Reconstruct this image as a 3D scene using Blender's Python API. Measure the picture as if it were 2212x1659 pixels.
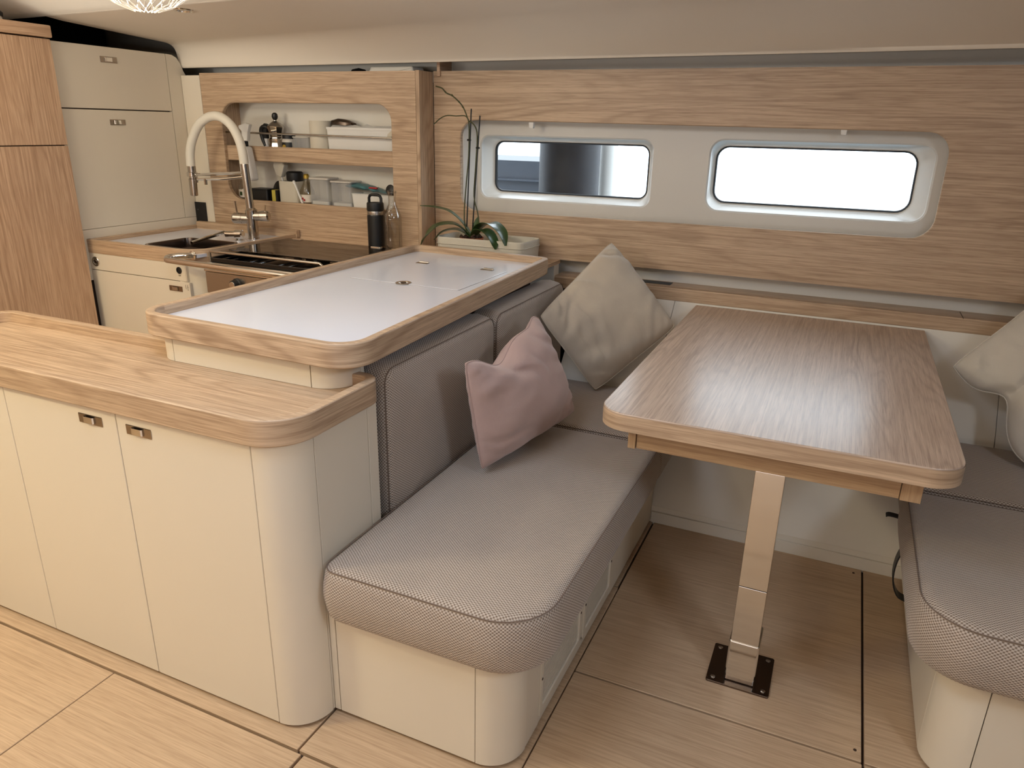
import bpy, bmesh, math, random
from mathutils import Vector, Matrix, noise
random.seed(7)
PI = math.pi
for o in list(bpy.data.objects): bpy.data.objects.remove(o)
S = bpy.context.scene
COL = S.collection

# ------------------------------------------------------------------ camera
cd = bpy.data.cameras.new('camera'); cam = bpy.data.objects.new('camera', cd); COL.objects.link(cam)
cd.sensor_fit = 'HORIZONTAL'; cd.sensor_width = 36.0; cd.lens = 1578.7 / 2212 * 36; cd.clip_start = 0.02; cd.clip_end = 200
Rr = Vector((0.9109405563, 0.4120325768, 0.0204073158)); Ru = Vector((-0.1542914261, 0.2944021342, 0.9431444954)); Rf = Vector((-0.3825982994, 0.8622972452, -0.3317559378))
cam.matrix_world = Matrix(((Rr.x, Ru.x, -Rf.x, 0), (Rr.y, Ru.y, -Rf.y, 0), (Rr.z, Ru.z, -Rf.z, 1.4), (0, 0, 0, 1)))
S.camera = cam
S.view_settings.view_transform = 'Standard'; S.view_settings.look = 'None'
S.view_settings.gamma = 1; S.view_settings.use_curve_mapping = False
S.view_settings.exposure = -0.06
# ------------------------------------------------------------------ world: bright hazy daylight over the water
W = bpy.data.worlds.new('world'); S.world = W; W.use_nodes = True
bg = W.node_tree.nodes['Background']; bg.inputs[0].default_value = (0.84, 0.92, 1.0, 1); bg.inputs[1].default_value = 5.0
# ------------------------------------------------------------------ saloon lights and added fill lamps
def area(name, loc, rot, sx, sy, power, col, spread=None):
    l = bpy.data.lights.new(name, 'AREA'); l.shape = 'RECTANGLE'; l.size = sx; l.size_y = sy; l.energy = power; l.color = col
    if spread: l.spread = spread
    o = bpy.data.objects.new(name, l); COL.objects.link(o); o.location = loc; o.rotation_euler = rot; return o
area('skylight_daylight', (-0.95, 0.72, 1.975), (0, 0, 0), 0.55, 0.55, 10.5, (0.60, 0.76, 1.0))
area('hatch_daylight', (1.1, 0.40, 1.975), (0, math.radians(52), 0), 0.5, 0.5, 22, (0.72, 0.84, 1.0))
area('downlight_lamp', (-2.45, 0.1, 1.93), (0, 0, 0), 0.25, 0.25, 26, (1.0, 0.87, 0.58))
area('rear_fill', (-0.2, -1.75, 0.5), (math.radians(90), 0, 0), 1.6, 0.6, 8, (0.95, 0.97, 1.0))  # added low fill behind the camera, reaching under the table
area('galley_fill', (-2.6, 1.35, 1.9), (math.radians(32), 0, 0), 0.12, 0.12, 1.8, (1.0, 0.90, 0.68))  # added fill, tilted to brighten the galley counter front
area('ceiling_fill', (-1.7, -0.9, 1.35), (math.radians(162), 0, 0), 2.6, 0.12, 38, (1.0, 0.96, 0.90))  # added unseen fill facing up to brighten the ceiling
area('ceiling_left_fill', (-3.0, 0.35, 1.50), (math.radians(118), 0, 0), 0.5, 0.2, 7, (1.0, 0.95, 0.84), math.radians(75))  # added unseen fill for the left end of the ceiling

# ------------------------------------------------------------------ materials
def srgb(r, g, b):
    f = lambda c: (c/255/12.92) if c/255 <= 0.04045 else ((c/255+0.055)/1.055)**2.4
    return (f(r), f(g), f(b), 1)
class NT:
    def __init__(s, name):
        s.m = bpy.data.materials.new(name); s.m.use_nodes = True; s.t = s.m.node_tree; s.b = s.t.nodes['Principled BSDF']; s.out = s.t.nodes['Material Output']
    def n(s, t, **k):
        x = s.t.nodes.new(t)
        for a, v in k.items():
            if a.startswith('i_'):
                key = a[2:]; key = int(key) if key.isdigit() else key
                s.set(x.inputs[key], v)
            else: setattr(x, a, v)
        return x
    def set(s, sock, v):
        if isinstance(v, bpy.types.NodeSocket): s.t.links.new(v, sock)
        else: sock.default_value = v
    def math(s, op, a, b=None, c=None):
        x = s.n('ShaderNodeMath', operation=op); s.set(x.inputs[0], a)
        if b is not None: s.set(x.inputs[1], b)
        if c is not None: s.set(x.inputs[2], c)
        return x.outputs[0]
    def mix(s, f, a, b):
        x = s.n('ShaderNodeMix', data_type='RGBA'); s.set(x.inputs[0], f); s.set(x.inputs[6], a); s.set(x.inputs[7], b); return x.outputs[2]
    def uvo(s, sx, sy, rnd=True):
        uv = s.n('ShaderNodeUVMap', uv_map='UVMap').outputs[0]
        mp = s.n('ShaderNodeVectorMath', operation='MULTIPLY'); s.set(mp.inputs[0], uv); mp.inputs[1].default_value = (sx, sy, 1)
        if not rnd: return mp.outputs[0]
        oi = s.n('ShaderNodeObjectInfo').outputs['Random']
        c = s.n('ShaderNodeCombineXYZ'); s.set(c.inputs[2], s.math('MULTIPLY', oi, 37.0))
        ad = s.n('ShaderNodeVectorMath', operation='ADD'); s.set(ad.inputs[0], mp.outputs[0]); s.set(ad.inputs[1], c.outputs[0]); return ad.outputs[0]
    def noise(s, vec, scale=1, detail=3, rough=0.55, dist=0):
        x = s.n('ShaderNodeTexNoise'); s.set(x.inputs['Vector'], vec); x.inputs['Scale'].default_value = scale; x.inputs['Detail'].default_value = detail
        x.inputs['Roughness'].default_value = rough; x.inputs['Distortion'].default_value = dist; return x.outputs[0]
    def bump(s, h, strength, dist):
        x = s.n('ShaderNodeBump'); x.inputs['Strength'].default_value = strength; x.inputs['Distance'].default_value = dist; s.set(x.inputs['Height'], h)
        s.set(s.b.inputs['Normal'], x.outputs[0])
def plain(name, col, rough=0.5, metal=0, spec=0.5, var=0.0, coat=0):
    t = NT(name); t.b.inputs['Roughness'].default_value = rough; t.b.inputs['Metallic'].default_value = metal
    t.b.inputs['Specular IOR Level'].default_value = spec; t.b.inputs['Coat Weight'].default_value = coat
    if var:
        oc = t.n('ShaderNodeTexCoord').outputs['Object']; n = t.noise(oc, 3.5, 3)
        c2 = tuple(c*(1-var) for c in col[:3]) + (1,)
        t.set(t.b.inputs['Base Color'], t.mix(n, c2, col))
    else: t.b.inputs['Base Color'].default_value = col
    return t.m
def oak(name, light, mid, dark, rough=0.42, coat=0.0, fine=1.0, fig=1.0):
    t = NT(name)
    warp = t.noise(t.uvo(1.3, 5.0), 1, 2, 0.5)
    fig_ = t.noise(t.uvo(0.75, 7.5), 1, 1.5, 0.45, 0.25)                  # slow field; its contour lines draw the cathedral figure
    rings = t.math('SINE', t.math('MULTIPLY', fig_, 105.0))
    rings = t.math('MULTIPLY_ADD', rings, 0.5, 0.5); rings = t.math('POWER', rings, 2.6)
    streak = t.noise(t.uvo(3.0, 150.0), 1, 4, 0.62, 0.3)
    pores = t.noise(t.uvo(14.0, 420.0), 1, 2, 0.5)
    broad = t.noise(t.uvo(0.6, 11.0), 1, 3, 0.55)
    s1 = t.n('ShaderNodeMapRange', i_1=0.38, i_2=0.66); t.set(s1.inputs[0], streak)
    p1 = t.n('ShaderNodeMapRange', i_1=0.50, i_2=0.72); t.set(p1.inputs[0], pores)
    c = t.mix(broad, mid, light)
    gate = t.n('ShaderNodeMapRange', i_1=0.35, i_2=0.75); t.set(gate.inputs[0], warp)
    c = t.mix(t.math('MULTIPLY', t.math('MULTIPLY', rings, gate.outputs[0]), 0.62*fig), c, dark)
    c = t.mix(t.math('MULTIPLY', s1.outputs[0], 0.50*fine), c, dark)
    c = t.mix(t.math('MULTIPLY', p1.outputs[0], 0.45*fine), c, dark)
    t.set(t.b.inputs['Base Color'], c); t.b.inputs['Roughness'].default_value = rough
    t.b.inputs['Coat Weight'].default_value = coat; t.b.inputs['Coat Roughness'].default_value = 0.24
    t.bump(t.math('ADD', p1.outputs[0], t.math('MULTIPLY', s1.outputs[0], 0.5)), -0.25, 0.0006)
    return t.m
def knit(name, light, dark, pu=0.0046, pv=0.0037):
    t = NT(name)
    uv = t.n('ShaderNodeUVMap', uv_map='UVMap').outputs[0]; sp = t.n('ShaderNodeSeparateXYZ'); t.set(sp.inputs[0], uv)
    j = t.noise(t.uvo(60, 60), 1, 2); a = t.math('MULTIPLY_ADD', j, 0.9, t.math('MULTIPLY', sp.outputs[0], 2*PI/pu)); b = t.math('MULTIPLY_ADD', j, 0.7, t.math('MULTIPLY', sp.outputs[1], PI/pv))
    h = t.math('MULTIPLY', t.math('COSINE', t.math('MULTIPLY', a, 0.5)), t.math('COSINE', b))
    hh = t.math('MULTIPLY_ADD', h, 0.5, 0.5)
    k = t.n('ShaderNodeMapRange', i_1=0.18, i_2=0.72); t.set(k.inputs[0], hh)
    n2 = t.noise(t.uvo(9, 9), 1, 3); n3 = t.noise(t.uvo(500, 500), 1, 1)
    l2 = t.mix(n2, light, tuple(c*0.86 for c in light[:3])+(1,)); l2 = t.mix(t.math('MULTIPLY', n3, 0.25), l2, dark)
    t.set(t.b.inputs['Base Color'], t.mix(k.outputs[0], dark, l2)); t.b.inputs['Roughness'].default_value = 0.9
    t.b.inputs['Sheen Weight'].default_value = 0.25; t.b.inputs['Specular IOR Level'].default_value = 0.15
    t.bump(hh, 0.7, 0.0015); return t.m
def linen(name, col, col2):
    t = NT(name)
    x = t.noise(t.uvo(900, 60), 1, 2); y = t.noise(t.uvo(60, 900), 1, 2); n = t.noise(t.uvo(7, 7), 1, 3)
    w = t.math('MULTIPLY', t.math('ADD', x, y), 0.5)
    c = t.mix(n, col, col2); t.set(t.b.inputs['Base Color'], t.mix(t.math('MULTIPLY', w, 0.35), c, tuple(v*0.7 for v in col2[:3])+(1,)))
    t.b.inputs['Roughness'].default_value = 0.92; t.b.inputs['Sheen Weight'].default_value = 0.3; t.b.inputs['Specular IOR Level'].default_value = 0.1
    t.bump(w, 0.4, 0.0008); return t.m
def glass(name, tint=(1, 1, 1, 1), gl=0.12, alpha_dirt=0.0, fr=0.35):
    t = NT(name); t.t.nodes.remove(t.b)
    tr = t.n('ShaderNodeBsdfTransparent'); tr.inputs[0].default_value = tint
    g = t.n('ShaderNodeBsdfGlossy'); g.inputs['Roughness'].default_value = 0.04
    lw = t.n('ShaderNodeLayerWeight'); lw.inputs[0].default_value = 0.35
    mx = t.n('ShaderNodeMixShader'); t.set(mx.inputs[0], t.math('MULTIPLY_ADD', lw.outputs['Fresnel'], fr, gl)); t.set(mx.inputs[1], tr.outputs[0]); t.set(mx.inputs[2], g.outputs[0])
    last = mx.outputs[0]
    if alpha_dirt:
        d = t.n('ShaderNodeBsdfDiffuse'); d.inputs[0].default_value = (0.8, 0.82, 0.85, 1)
        n = t.noise(t.uvo(9, 60), 1, 4, 0.7); m2 = t.n('ShaderNodeMixShader'); t.set(m2.inputs[0], t.math('MULTIPLY', n, alpha_dirt) if alpha_dirt < 0.3 else alpha_dirt*0.45); t.set(m2.inputs[1], last); t.set(m2.inputs[2], d.outputs[0]); last = m2.outputs[0]
    t.set(t.out.inputs[0], last); return t.m
def emis(name, col, st):
    t = NT(name); t.b.inputs['Base Color'].default_value = col; t.b.inputs['Emission Color'].default_value = col; t.b.inputs['Emission Strength'].default_value = st; return t.m

M = {}
M['oak'] = oak('oak', srgb(213, 186, 156), srgb(196, 167, 136), srgb(132, 102, 76))
M['oak_top'] = oak('oak_top', srgb(212, 190, 170), srgb(196, 172, 152), srgb(138, 114, 98), rough=0.36, coat=0.6)
M['oak_front'] = oak('oak_front', srgb(212, 180, 150), srgb(198, 163, 132), srgb(142, 106, 78))
M['oak_floor'] = oak('oak_floor', srgb(210, 182, 150), srgb(196, 166, 134), srgb(142, 112, 84), rough=0.36, coat=0.15, fine=0.75, fig=0.25)
M['oak_end'] = oak('oak_end', srgb(204, 174, 138), srgb(188, 156, 120), srgb(146, 112, 80), fig=0.2)
M['cream'] = plain('cream_laminate', srgb(226, 215, 196), 0.42, var=0.03)
M['gelcoat'] = plain('gelcoat', srgb(216, 212, 204), 0.32, var=0.03)
M['liner'] = plain('liner', srgb(234, 228, 216), 0.5, var=0.04)
M['ceiling'] = plain('ceiling_vinyl', srgb(236, 226, 210), 0.6, var=0.04)
M['ceiling_lit'] = plain('ceiling_vinyl_lit', srgb(244, 240, 230), 0.6, var=0.03)  # paler copy of the vinyl: the near panel's lit look put into colour
M['whitetop'] = plain('white_top', srgb(226, 230, 242), 0.22, var=0.02, coat=0.2)
M['knit'] = knit('knit', srgb(212, 198, 184), srgb(124, 106, 92))
M['linen'] = linen('linen_beige', srgb(206, 194, 176), srgb(192, 178, 160))
M['linen2'] = linen('linen_pale', srgb(214, 204, 188), srgb(198, 188, 172))
M['pink'] = linen('linen_pink', srgb(206, 178, 168), srgb(190, 160, 152))
M['dark_liner'] = plain('dark_void', srgb(40, 34, 30), 0.9)
M['gap'] = plain('seam_dark', srgb(66, 48, 36), 0.9)
M['gapl'] = plain('seam_cream', srgb(140, 124, 104), 0.8)
M['chrome'] = plain('chrome', srgb(222, 218, 212), 0.09, 1.0)
M['steel'] = plain('brushed_steel', srgb(190, 184, 176), 0.26, 1.0)
M['darksteel'] = plain('dark_steel', srgb(120, 108, 100), 0.22, 1.0)
M['latchplate'] = plain('latch_plate', srgb(168, 156, 144), 0.22, 1.0)
M['satin'] = plain('satin_chrome', srgb(190, 182, 172), 0.18, 1.0)
M['black'] = plain('black_plastic', srgb(16, 16, 17), 0.45)
M['blackgloss'] = plain('black_enamel', srgb(14, 13, 13), 0.12)
M['hose'] = plain('white_silicone', srgb(228, 222, 208), 0.5)
M['wplastic'] = plain('white_plastic', srgb(226, 224, 218), 0.5)
M['tplastic'] = plain('frosted_plastic', srgb(206, 200, 190), 0.35)
M['canvas'] = linen('canvas', srgb(222, 214, 196), srgb(206, 198, 180))
M['clear'] = glass('clear_glass', (0.96, 0.95, 0.93, 1), 0.02)
M['frost'] = glass('frosted_clear', (0.9, 0.89, 0.86, 1), 0.03, 0.55)
M['frostw'] = plain('milky_plastic', srgb(236, 234, 230), 0.35)
M['lidglass'] = glass('smoked_glass', (0.42, 0.38, 0.34, 1), 0.30)
M['pane'] = glass('window_glass', (0.97, 0.99, 1.0, 1), 0.0, 0.03, 0.1)
M['pane2'] = glass('window_glass_clean', (0.97, 0.99, 1.0, 1), 0.0, 0.02, 0.1)
M['seal'] = plain('black_rubber', srgb(20, 20, 22), 0.6)
M['leaf'] = plain('leaf', srgb(58, 84, 40), 0.35, var=0.4, coat=0.3)
M['stem'] = plain('orchid_stem', srgb(70, 72, 38), 0.6, var=0.3)
M['stake'] = plain('black_stake', srgb(20, 20, 18), 0.5)
M['bark'] = plain('bark', srgb(70, 48, 34), 0.9, var=0.5)
M['terracotta'] = plain('terracotta', srgb(170, 96, 60), 0.7)
M['yellow'] = plain('yellow_sponge', srgb(214, 200, 90), 0.9)
M['teal'] = plain('teal_bag', srgb(92, 140, 146), 0.4, var=0.3)
M['red'] = plain('red_plastic', srgb(170, 40, 44), 0.4)
M['gold'] = plain('gold_cap', srgb(190, 160, 70), 0.3, 0.6)
M['oil'] = glass('oil_glass', (0.86, 0.82, 0.72, 1), 0.08)
M['label'] = plain('paper_label', srgb(226, 216, 200), 0.7)
M['emit'] = emis('lamp_bulb', (1.0, 0.89, 0.72, 1), 150)
M['fender'] = plain('fender', srgb(22, 18, 24), 0.55, var=0.25)
M['boat_white'] = plain('boat_white', srgb(236, 232, 222), 0.4)
M['boat_grey'] = plain('boat_grey', srgb(44, 50, 60), 0.5, var=0.45)
M['water'] = plain('water', srgb(110, 130, 140), 0.12)
M['net'] = plain('white_net', srgb(244, 238, 226), 0.6)

# ------------------------------------------------------------------ mesh helpers
def finish(name, bm, mat, parent=None, grain='x', smooth=True, angle=34, label=None, kind=None, wn=True, arc=None):
    bmesh.ops.recalc_face_normals(bm, faces=bm.faces)
    al = bm.verts.layers.float.get('arc')
    if al is None: arc = None
    uvl = bm.loops.layers.uv.new('UVMap') if not bm.loops.layers.uv else bm.loops.layers.uv.verify()
    for f in bm.faces:
        n = f.normal; ax = max(range(3), key=lambda i: abs(n[i]))
        if arc is not None and abs(n[arc]) < 0.72:
            av = [l.vert[al] for l in f.loops]; mx = max(av)
            for l, q in zip(f.loops, av):
                if mx-q > bm_tot[0]*0.5: q += bm_tot[0]
                l[uvl].uv = (q, l.vert.co[arc])
            continue
        for l in f.loops:
            x, y, z = l.vert.co
            if ax == 2: uv = (y, x) if grain == 'y' else (x, y)
            elif ax == 1: uv = (z, x) if grain == 'z' else (x, z)
            else: uv = (z, y) if grain == 'z' else (y, z)
            l[uvl].uv = uv
    me = bpy.data.meshes.new(name); bm.to_mesh(me); bm.free()
    if smooth:
        me.polygons.foreach_set('use_smooth', [True]*len(me.polygons)); me.set_sharp_from_angle(angle=math.radians(angle))
    me.materials.append(mat)
    o = bpy.data.objects.new(name, me); COL.objects.link(o)
    if smooth and wn and len(me.polygons) < 4000:
        w = o.modifiers.new('wn', 'WEIGHTED_NORMAL'); w.keep_sharp = True; w.weight = 80
    if parent:
        o.parent = parent; o.matrix_parent_inverse = parent.matrix_basis.inverted()
    if label: o['label'] = label
    if kind: o['kind'] = kind
    return o
def thing(name, label, cat, loc=(0, 0, 0), group=None, kind=None):
    o = bpy.data.objects.new(name, None); COL.objects.link(o); o.location = loc; o.empty_display_size = 0.05
    if label: o['label'] = label
    if cat: o['category'] = cat
    if group: o['group'] = group
    if kind: o['kind'] = kind
    return o
def tag(o, label, cat, group=None):
    o['label'] = label; o['category'] = cat
    if group: o['group'] = group
    return o
def BM(): return bmesh.new()
def box(bm, x0, x1, y0, y1, z0, z1, r=0.0, seg=2):
    tmp = bmesh.new(); bmesh.ops.create_cube(tmp, size=1)
    for v in tmp.verts: v.co = Vector(((x0+x1)/2+v.co.x*(x1-x0), (y0+y1)/2+v.co.y*(y1-y0), (z0+z1)/2+v.co.z*(z1-z0)))
    if r > 0: bmesh.ops.bevel(tmp, geom=tmp.edges[:], offset=r, segments=seg, profile=0.5, affect='EDGES')
    add(bm, tmp); return bm
def add(bm, tmp):
    me = bpy.data.meshes.new('t'); tmp.to_mesh(me); tmp.free(); bm.from_mesh(me); bpy.data.meshes.remove(me)
def loft(bm, rings, closed=True, cap0=True, cap1=True):
    if closed and not bm.verts.layers.float.get('arc'): bm.verts.layers.float.new('arc')
    vs = [[bm.verts.new(p) for p in r] for r in rings]
    n = len(vs[0])
    if closed:
        lay = bm.verts.layers.float.get('arc') or bm.verts.layers.float.new('arc'); big = max(rings, key=lambda r: sum((Vector(r[i])-Vector(r[i-1])).length for i in range(n)))
        acc = 0.0
        vs = [[bm.verts.new(v.co) if False else v for v in r] for r in vs]
        for i in range(n):
            if i: acc += (Vector(big[i])-Vector(big[i-1])).length
            for r in vs: r[i][lay] = acc
        bm_tot[0] = acc+(Vector(big[0])-Vector(big[-1])).length
    for a, b in zip(vs, vs[1:]):
        for i in range(n if closed else n-1):
            j = (i+1) % n
            q = [a[i], a[j], b[j], b[i]]
            try: bm.faces.new(q)
            except ValueError: pass
    if cap0 and closed: bm.faces.new(vs[0][::-1])
    if cap1 and closed: bm.faces.new(vs[-1])
    return vs
bm_tot = [0]
def rpoly(pts, radii, n=7):
    """closed polygon (CCW) with rounded corners"""
    out = []; k = len(pts)
    if not isinstance(radii, (list, tuple)): radii = [radii]*k
    for i in range(k):
        p = Vector(pts[i]); a = (Vector(pts[i-1])-p); b = (Vector(pts[(i+1) % k])-p); a.normalize(); b.normalize(); r = radii[i]
        if r <= 1e-5: out.append((p.x, p.y)); continue
        ang = a.angle(b); d = r/math.tan(ang/2); p0 = p+a*d; p1 = p+b*d; bis = (a+b).normalized(); c = p+bis*(r/math.sin(ang/2))
        v0 = p0-c; v1 = p1-c; tot = v0.angle(v1); s = 1 if (v0.x*v1.y-v0.y*v1.x) > 0 else -1
        for j in range(n+1):
            t = s*tot*j/n; out.append((c.x+v0.x*math.cos(t)-v0.y*math.sin(t), c.y+v0.x*math.sin(t)+v0.y*math.cos(t)))
    return out
def rrect(x0, x1, y0, y1, r, n=7): return rpoly([(x0, y0), (x1, y0), (x1, y1), (x0, y1)], r, n)
def inset(ol, d):
    n = len(ol); out = []
    for i in range(n):
        p = Vector(ol[i]); a = Vector(ol[i-1]); b = Vector(ol[(i+1) % n])
        e1 = (p-a); e2 = (b-p)
        if e1.length < 1e-9: e1 = e2
        if e2.length < 1e-9: e2 = e1
        e1 = e1.normalized(); e2 = e2.normalized(); n1 = Vector((-e1.y, e1.x)); n2 = Vector((-e2.y, e2.x)); m = (n1+n2)
        if m.length < 1e-6: m = n1
        m.normalize(); k = 1/max(0.35, m.dot(n1)); q = p+m*d*k; out.append((q.x, q.y))
    return out
def to3(p, c, ax):
    return {'z': (p[0], p[1], c), 'x': (c, p[0], p[1]), 'y': (p[0], c, p[1])}[ax]
def arcprof(r, n=3): return [(r*(1-math.cos(PI/2*i/n)), r*(1-math.sin(PI/2*i/n))) for i in range(n+1)]   # (inset from face, depth from end)
def prism(bm, ol, c0, c1, r=0.0, ax='z', r0=None, n=3):
    """extrude outline from c0 to c1 with rounded edges: r at c1 end, r0 at c0 end"""
    if r0 is None: r0 = r
    rings = []
    if r0 > 0:
        for t in range(n+1):
            a = PI/2*t/n; rings.append([to3(p, c0+r0*(1-math.sin(a)), ax) for p in inset(ol, r0*(1-math.cos(a)))])
        rings = rings[::-1]
    else: rings.append([to3(p, c0, ax) for p in ol])
    # rings start at c0 face
    if r > 0:
        for t in range(n+1):
            a = PI/2*t/n; rings.append([to3(p, c1-r*(1-math.sin(a)), ax) for p in inset(ol, r*(1-math.cos(a)))][:])
        # order: t=0 -> offset r*(1)  at c1 - r ; t=n -> inset r ... fix orientation
        k = n+1; tail = rings[-k:]; rings = rings[:-k]
        tail = []
        for t in range(n+1):
            a = PI/2*t/n; tail.append([to3(p, c1-r+r*math.sin(a), ax) for p in inset(ol, r*(1-math.cos(a)))])
        rings += tail
    else: rings.append([to3(p, c1, ax) for p in ol])
    if r0 > 0:
        head = []
        for t in range(n+1):
            a = PI/2*(1-t/n); head.append([to3(p, c0+r0-r0*math.sin(a), ax) for p in inset(ol, r0*(1-math.cos(a)))])
        rings = head + rings[n+1:]
    loft(bm, rings); return bm
def tray(bm, ol, z0, z1, zi, w, r=0.004):
    """band with a raised rim of width w and an inner floor at zi"""
    rings = [[(p[0], p[1], z0) for p in inset(ol, 0.003)], [(p[0], p[1], z0+0.003) for p in ol]]
    for t in range(4):
        a = PI/2*t/3; rings.append([(p[0], p[1], z1-r+r*math.sin(a)) for p in inset(ol, r*(1-math.cos(a)))])
    for t in range(4):
        a = PI/2*t/3; rings.append([(p[0], p[1], z1-r+r*math.cos(a)) for p in inset(ol, w-r+r*math.sin(a))])
    rings.append([(p[0], p[1], zi) for p in inset(ol, w)])
    loft(bm, rings); return bm
def ring_uv(): pass
def catmull(pts, k=6):
    P = [Vector(p) for p in pts]; P = [2*P[0]-P[1]]+P+[2*P[-1]-P[-2]]; out = []
    for i in range(1, len(P)-2):
        for j in range(k):
            t = j/k; a, b, c, d = P[i-1:i+3]
            out.append(0.5*((2*b)+(c-a)*t+(2*a-5*b+4*c-d)*t*t+(3*b-a-3*c+d)*t**3))
    out.append(P[-2]); return out
def tube(bm, pts, r, n=10, smooth=0, cap=True):
    P = catmull(pts, smooth) if smooth else [Vector(p) for p in pts]
    rad = r if callable(r) else (lambda t: r)
    T = (P[1]-P[0]).normalized(); N = T.orthogonal().normalized(); rings = []
    for i, p in enumerate(P):
        t = ((P[min(i+1, len(P)-1)]-P[max(i-1, 0)]) or T).normalized()
        N = (N-t*N.dot(t)).normalized(); B = t.cross(N); rr = rad(i/(len(P)-1))
        rings.append([p+(N*math.cos(2*PI*k/n)+B*math.sin(2*PI*k/n))*rr for k in range(n)])
    loft(bm, rings, True, cap, cap); return bm
def lathe(bm, prof, c, n=24, axis=(0, 0, 1), cap0=True, cap1=True):
    A = Vector(axis).normalized(); N = A.orthogonal().normalized(); B = A.cross(N); c = Vector(c)
    rings = [[c+A*h+(N*math.cos(2*PI*k/n)+B*math.sin(2*PI*k/n))*max(r, 1e-5) for k in range(n)] for r, h in prof]
    loft(bm, rings, True, cap0, cap1); return bm
def holed(bm, x0, x1, z0, z1, hole, c0, c1, ax='y', redge=0.003):
    """plate x0..x1 by z0..z1 (front at c0, back at c1) with a hole outline through it"""
    cx = sum(p[0] for p in hole)/len(hole); cz = sum(p[1] for p in hole)/len(hole); n = len(hole)
    outer = []
    for p in hole:
        dx, dz = p[0]-cx, p[1]-cz
        t = min(((x1-cx)/dx if dx > 0 else (x0-cx)/dx) if abs(dx) > 1e-9 else 1e9, ((z1-cz)/dz if dz > 0 else (z0-cz)/dz) if abs(dz) > 1e-9 else 1e9)
        outer.append([cx+dx*t, cz+dz*t])
    for c in ((x0, z0), (x1, z0), (x1, z1), (x0, z1)):
        k = min(range(n), key=lambda i: (outer[i][0]-c[0])**2+(outer[i][1]-c[1])**2); outer[k] = [c[0], c[1]]
    s = 1 if c1 > c0 else -1
    rings = [[to3(p, c1, ax) for p in outer], [to3(p, c0, ax) for p in outer], [to3(p, c0, ax) for p in inset(hole, -redge)], [to3(p, c0+s*redge, ax) for p in hole], [to3(p, c1, ax) for p in hole]]
    rings.append(rings[0]); loft(bm, rings, True, False, False); bmesh.ops.remove_doubles(bm, verts=bm.verts, dist=1e-5); return bm

# ================================================================== STRUCTURE
# ---- floor: dark sub-floor with separate oak boards (hairline joints)
fl = finish('floor', box(BM(), -3.95, 2.3, -1.9, 3.2, -0.06, -0.012), M['gap'], kind='structure')
G = 0.0018
def board(x0, x1, y0, y1, rad=0.0, grain='x'):
    ol = rrect(x0+G, x1-G, y0+G, y1-G, rad if rad else 0.001, 5 if rad else 1)
    finish('floor_panel', prism(BM(), ol, -0.012, 0.0, 0.0012, r0=0, n=1), M['oak_floor'], fl, grain)
board(-3.95, -2.6, -1.9, 1.02); board(-2.6, -1.600, -1.9, 1.022); board(-1.600, -0.972, -1.9, 1.022); board(-0.968, -0.489, -1.9, 1.022); board(-0.487, 0.232, -1.9, 1.02)
board(0.234, 2.3, -1.9, 1.02)
board(-3.95, -2.6, 1.026, 2.3); board(-2.6, -0.990, 1.026, 1.42); board(-0.988, -0.489, 1.026, 1.99); board(-0.489, 0.232, 1.024, 1.563); board(0.234, 2.3, 1.024, 1.563)
board(-0.489, 0.231, 1.566, 2.6); board(0.234, 0.5, 1.566, 2.6); board(-0.75, -0.492, 1.993, 2.6)
board(-2.6, -1.66, 1.42, 3.1)
for (x, y) in ((0.215, 1.60), (0.205, 2.42)):
    finish('floor_plug', lathe(BM(), [(0.004, 0), (0.004, 0.0012), (0.0, 0.0014)], (x, y, 0), 10), M['bark'], fl)
# ---- hull side: curved lower liner, ledge rail, upper liner
WX0, WX1 = -3.9, 2.3
wb = thing('wall_back', None, None, (0, 3.0, 0), kind='structure')
def sheet(bm, prof, xs, thick=0.012):
    """profile in (y,z) swept along x, given thickness towards +y"""
    f = [[(x, p[0], p[1]) for p in prof] for x in xs]
    b = [[(x, p[0]+thick, p[1]) for p in prof] for x in xs]
    rings = [f[i]+b[i][::-1] for i in range(len(xs))]
    loft(bm, rings); return bm
low = [(2.455, -0.01), (2.458, 0.06), (2.462, 0.07), (2.50, 0.14), (2.555, 0.22), (2.62, 0.32), (2.69, 0.44), (2.76, 0.53), (2.85, 0.63), (2.93, 0.715), (2.955, 0.745)]
def smoothprof(pr, k=3): return [tuple(v) for v in catmull([Vector((a, b, 0)) for a, b in pr], k)]
lp = [(v[0], v[1]) for v in smoothprof(low)]
for a, b in ((-0.986, -0.59), (-0.588, 0.56), (0.562, 2.3)):
    finish('liner_panel', sheet(BM(), lp, (a, b)), M['liner'], wb)
finish('upper_liner', box(BM(), WX0, WX1, 3.075, 3.09, 0.72, 0.90), M['gelcoat'], wb)
finish('deckhead_liner', box(BM(), WX0, WX1, 3.12, 3.14, 1.40, 2.2), M['gelcoat'], wb)
finish('toe_line', box(BM(), -0.5, 0.36, 2.449, 2.456, 0.0, 0.045, 0.002), M['liner'], wb)
# oak ledge rail in front of the liner
tr = finish('trim_1', prism(BM(), rpoly([(2.951, 0.742), (3.075, 0.742), (3.075, 0.795), (2.951, 0.795)], [0.004, 0, 0, 0.004], 3), -1.12, 2.3, 0, 'x'), M['oak'], kind='structure')
finish('ledge_slot', box(BM(), -0.79, -0.625, 3.0, 3.055, 0.7945, 0.7965, 0.0008), M['black'], tr)
finish('joint', box(BM(), 0.428, 0.4295, 2.9505, 3.06, 0.7925, 0.7958), M['gap'], tr)
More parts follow.
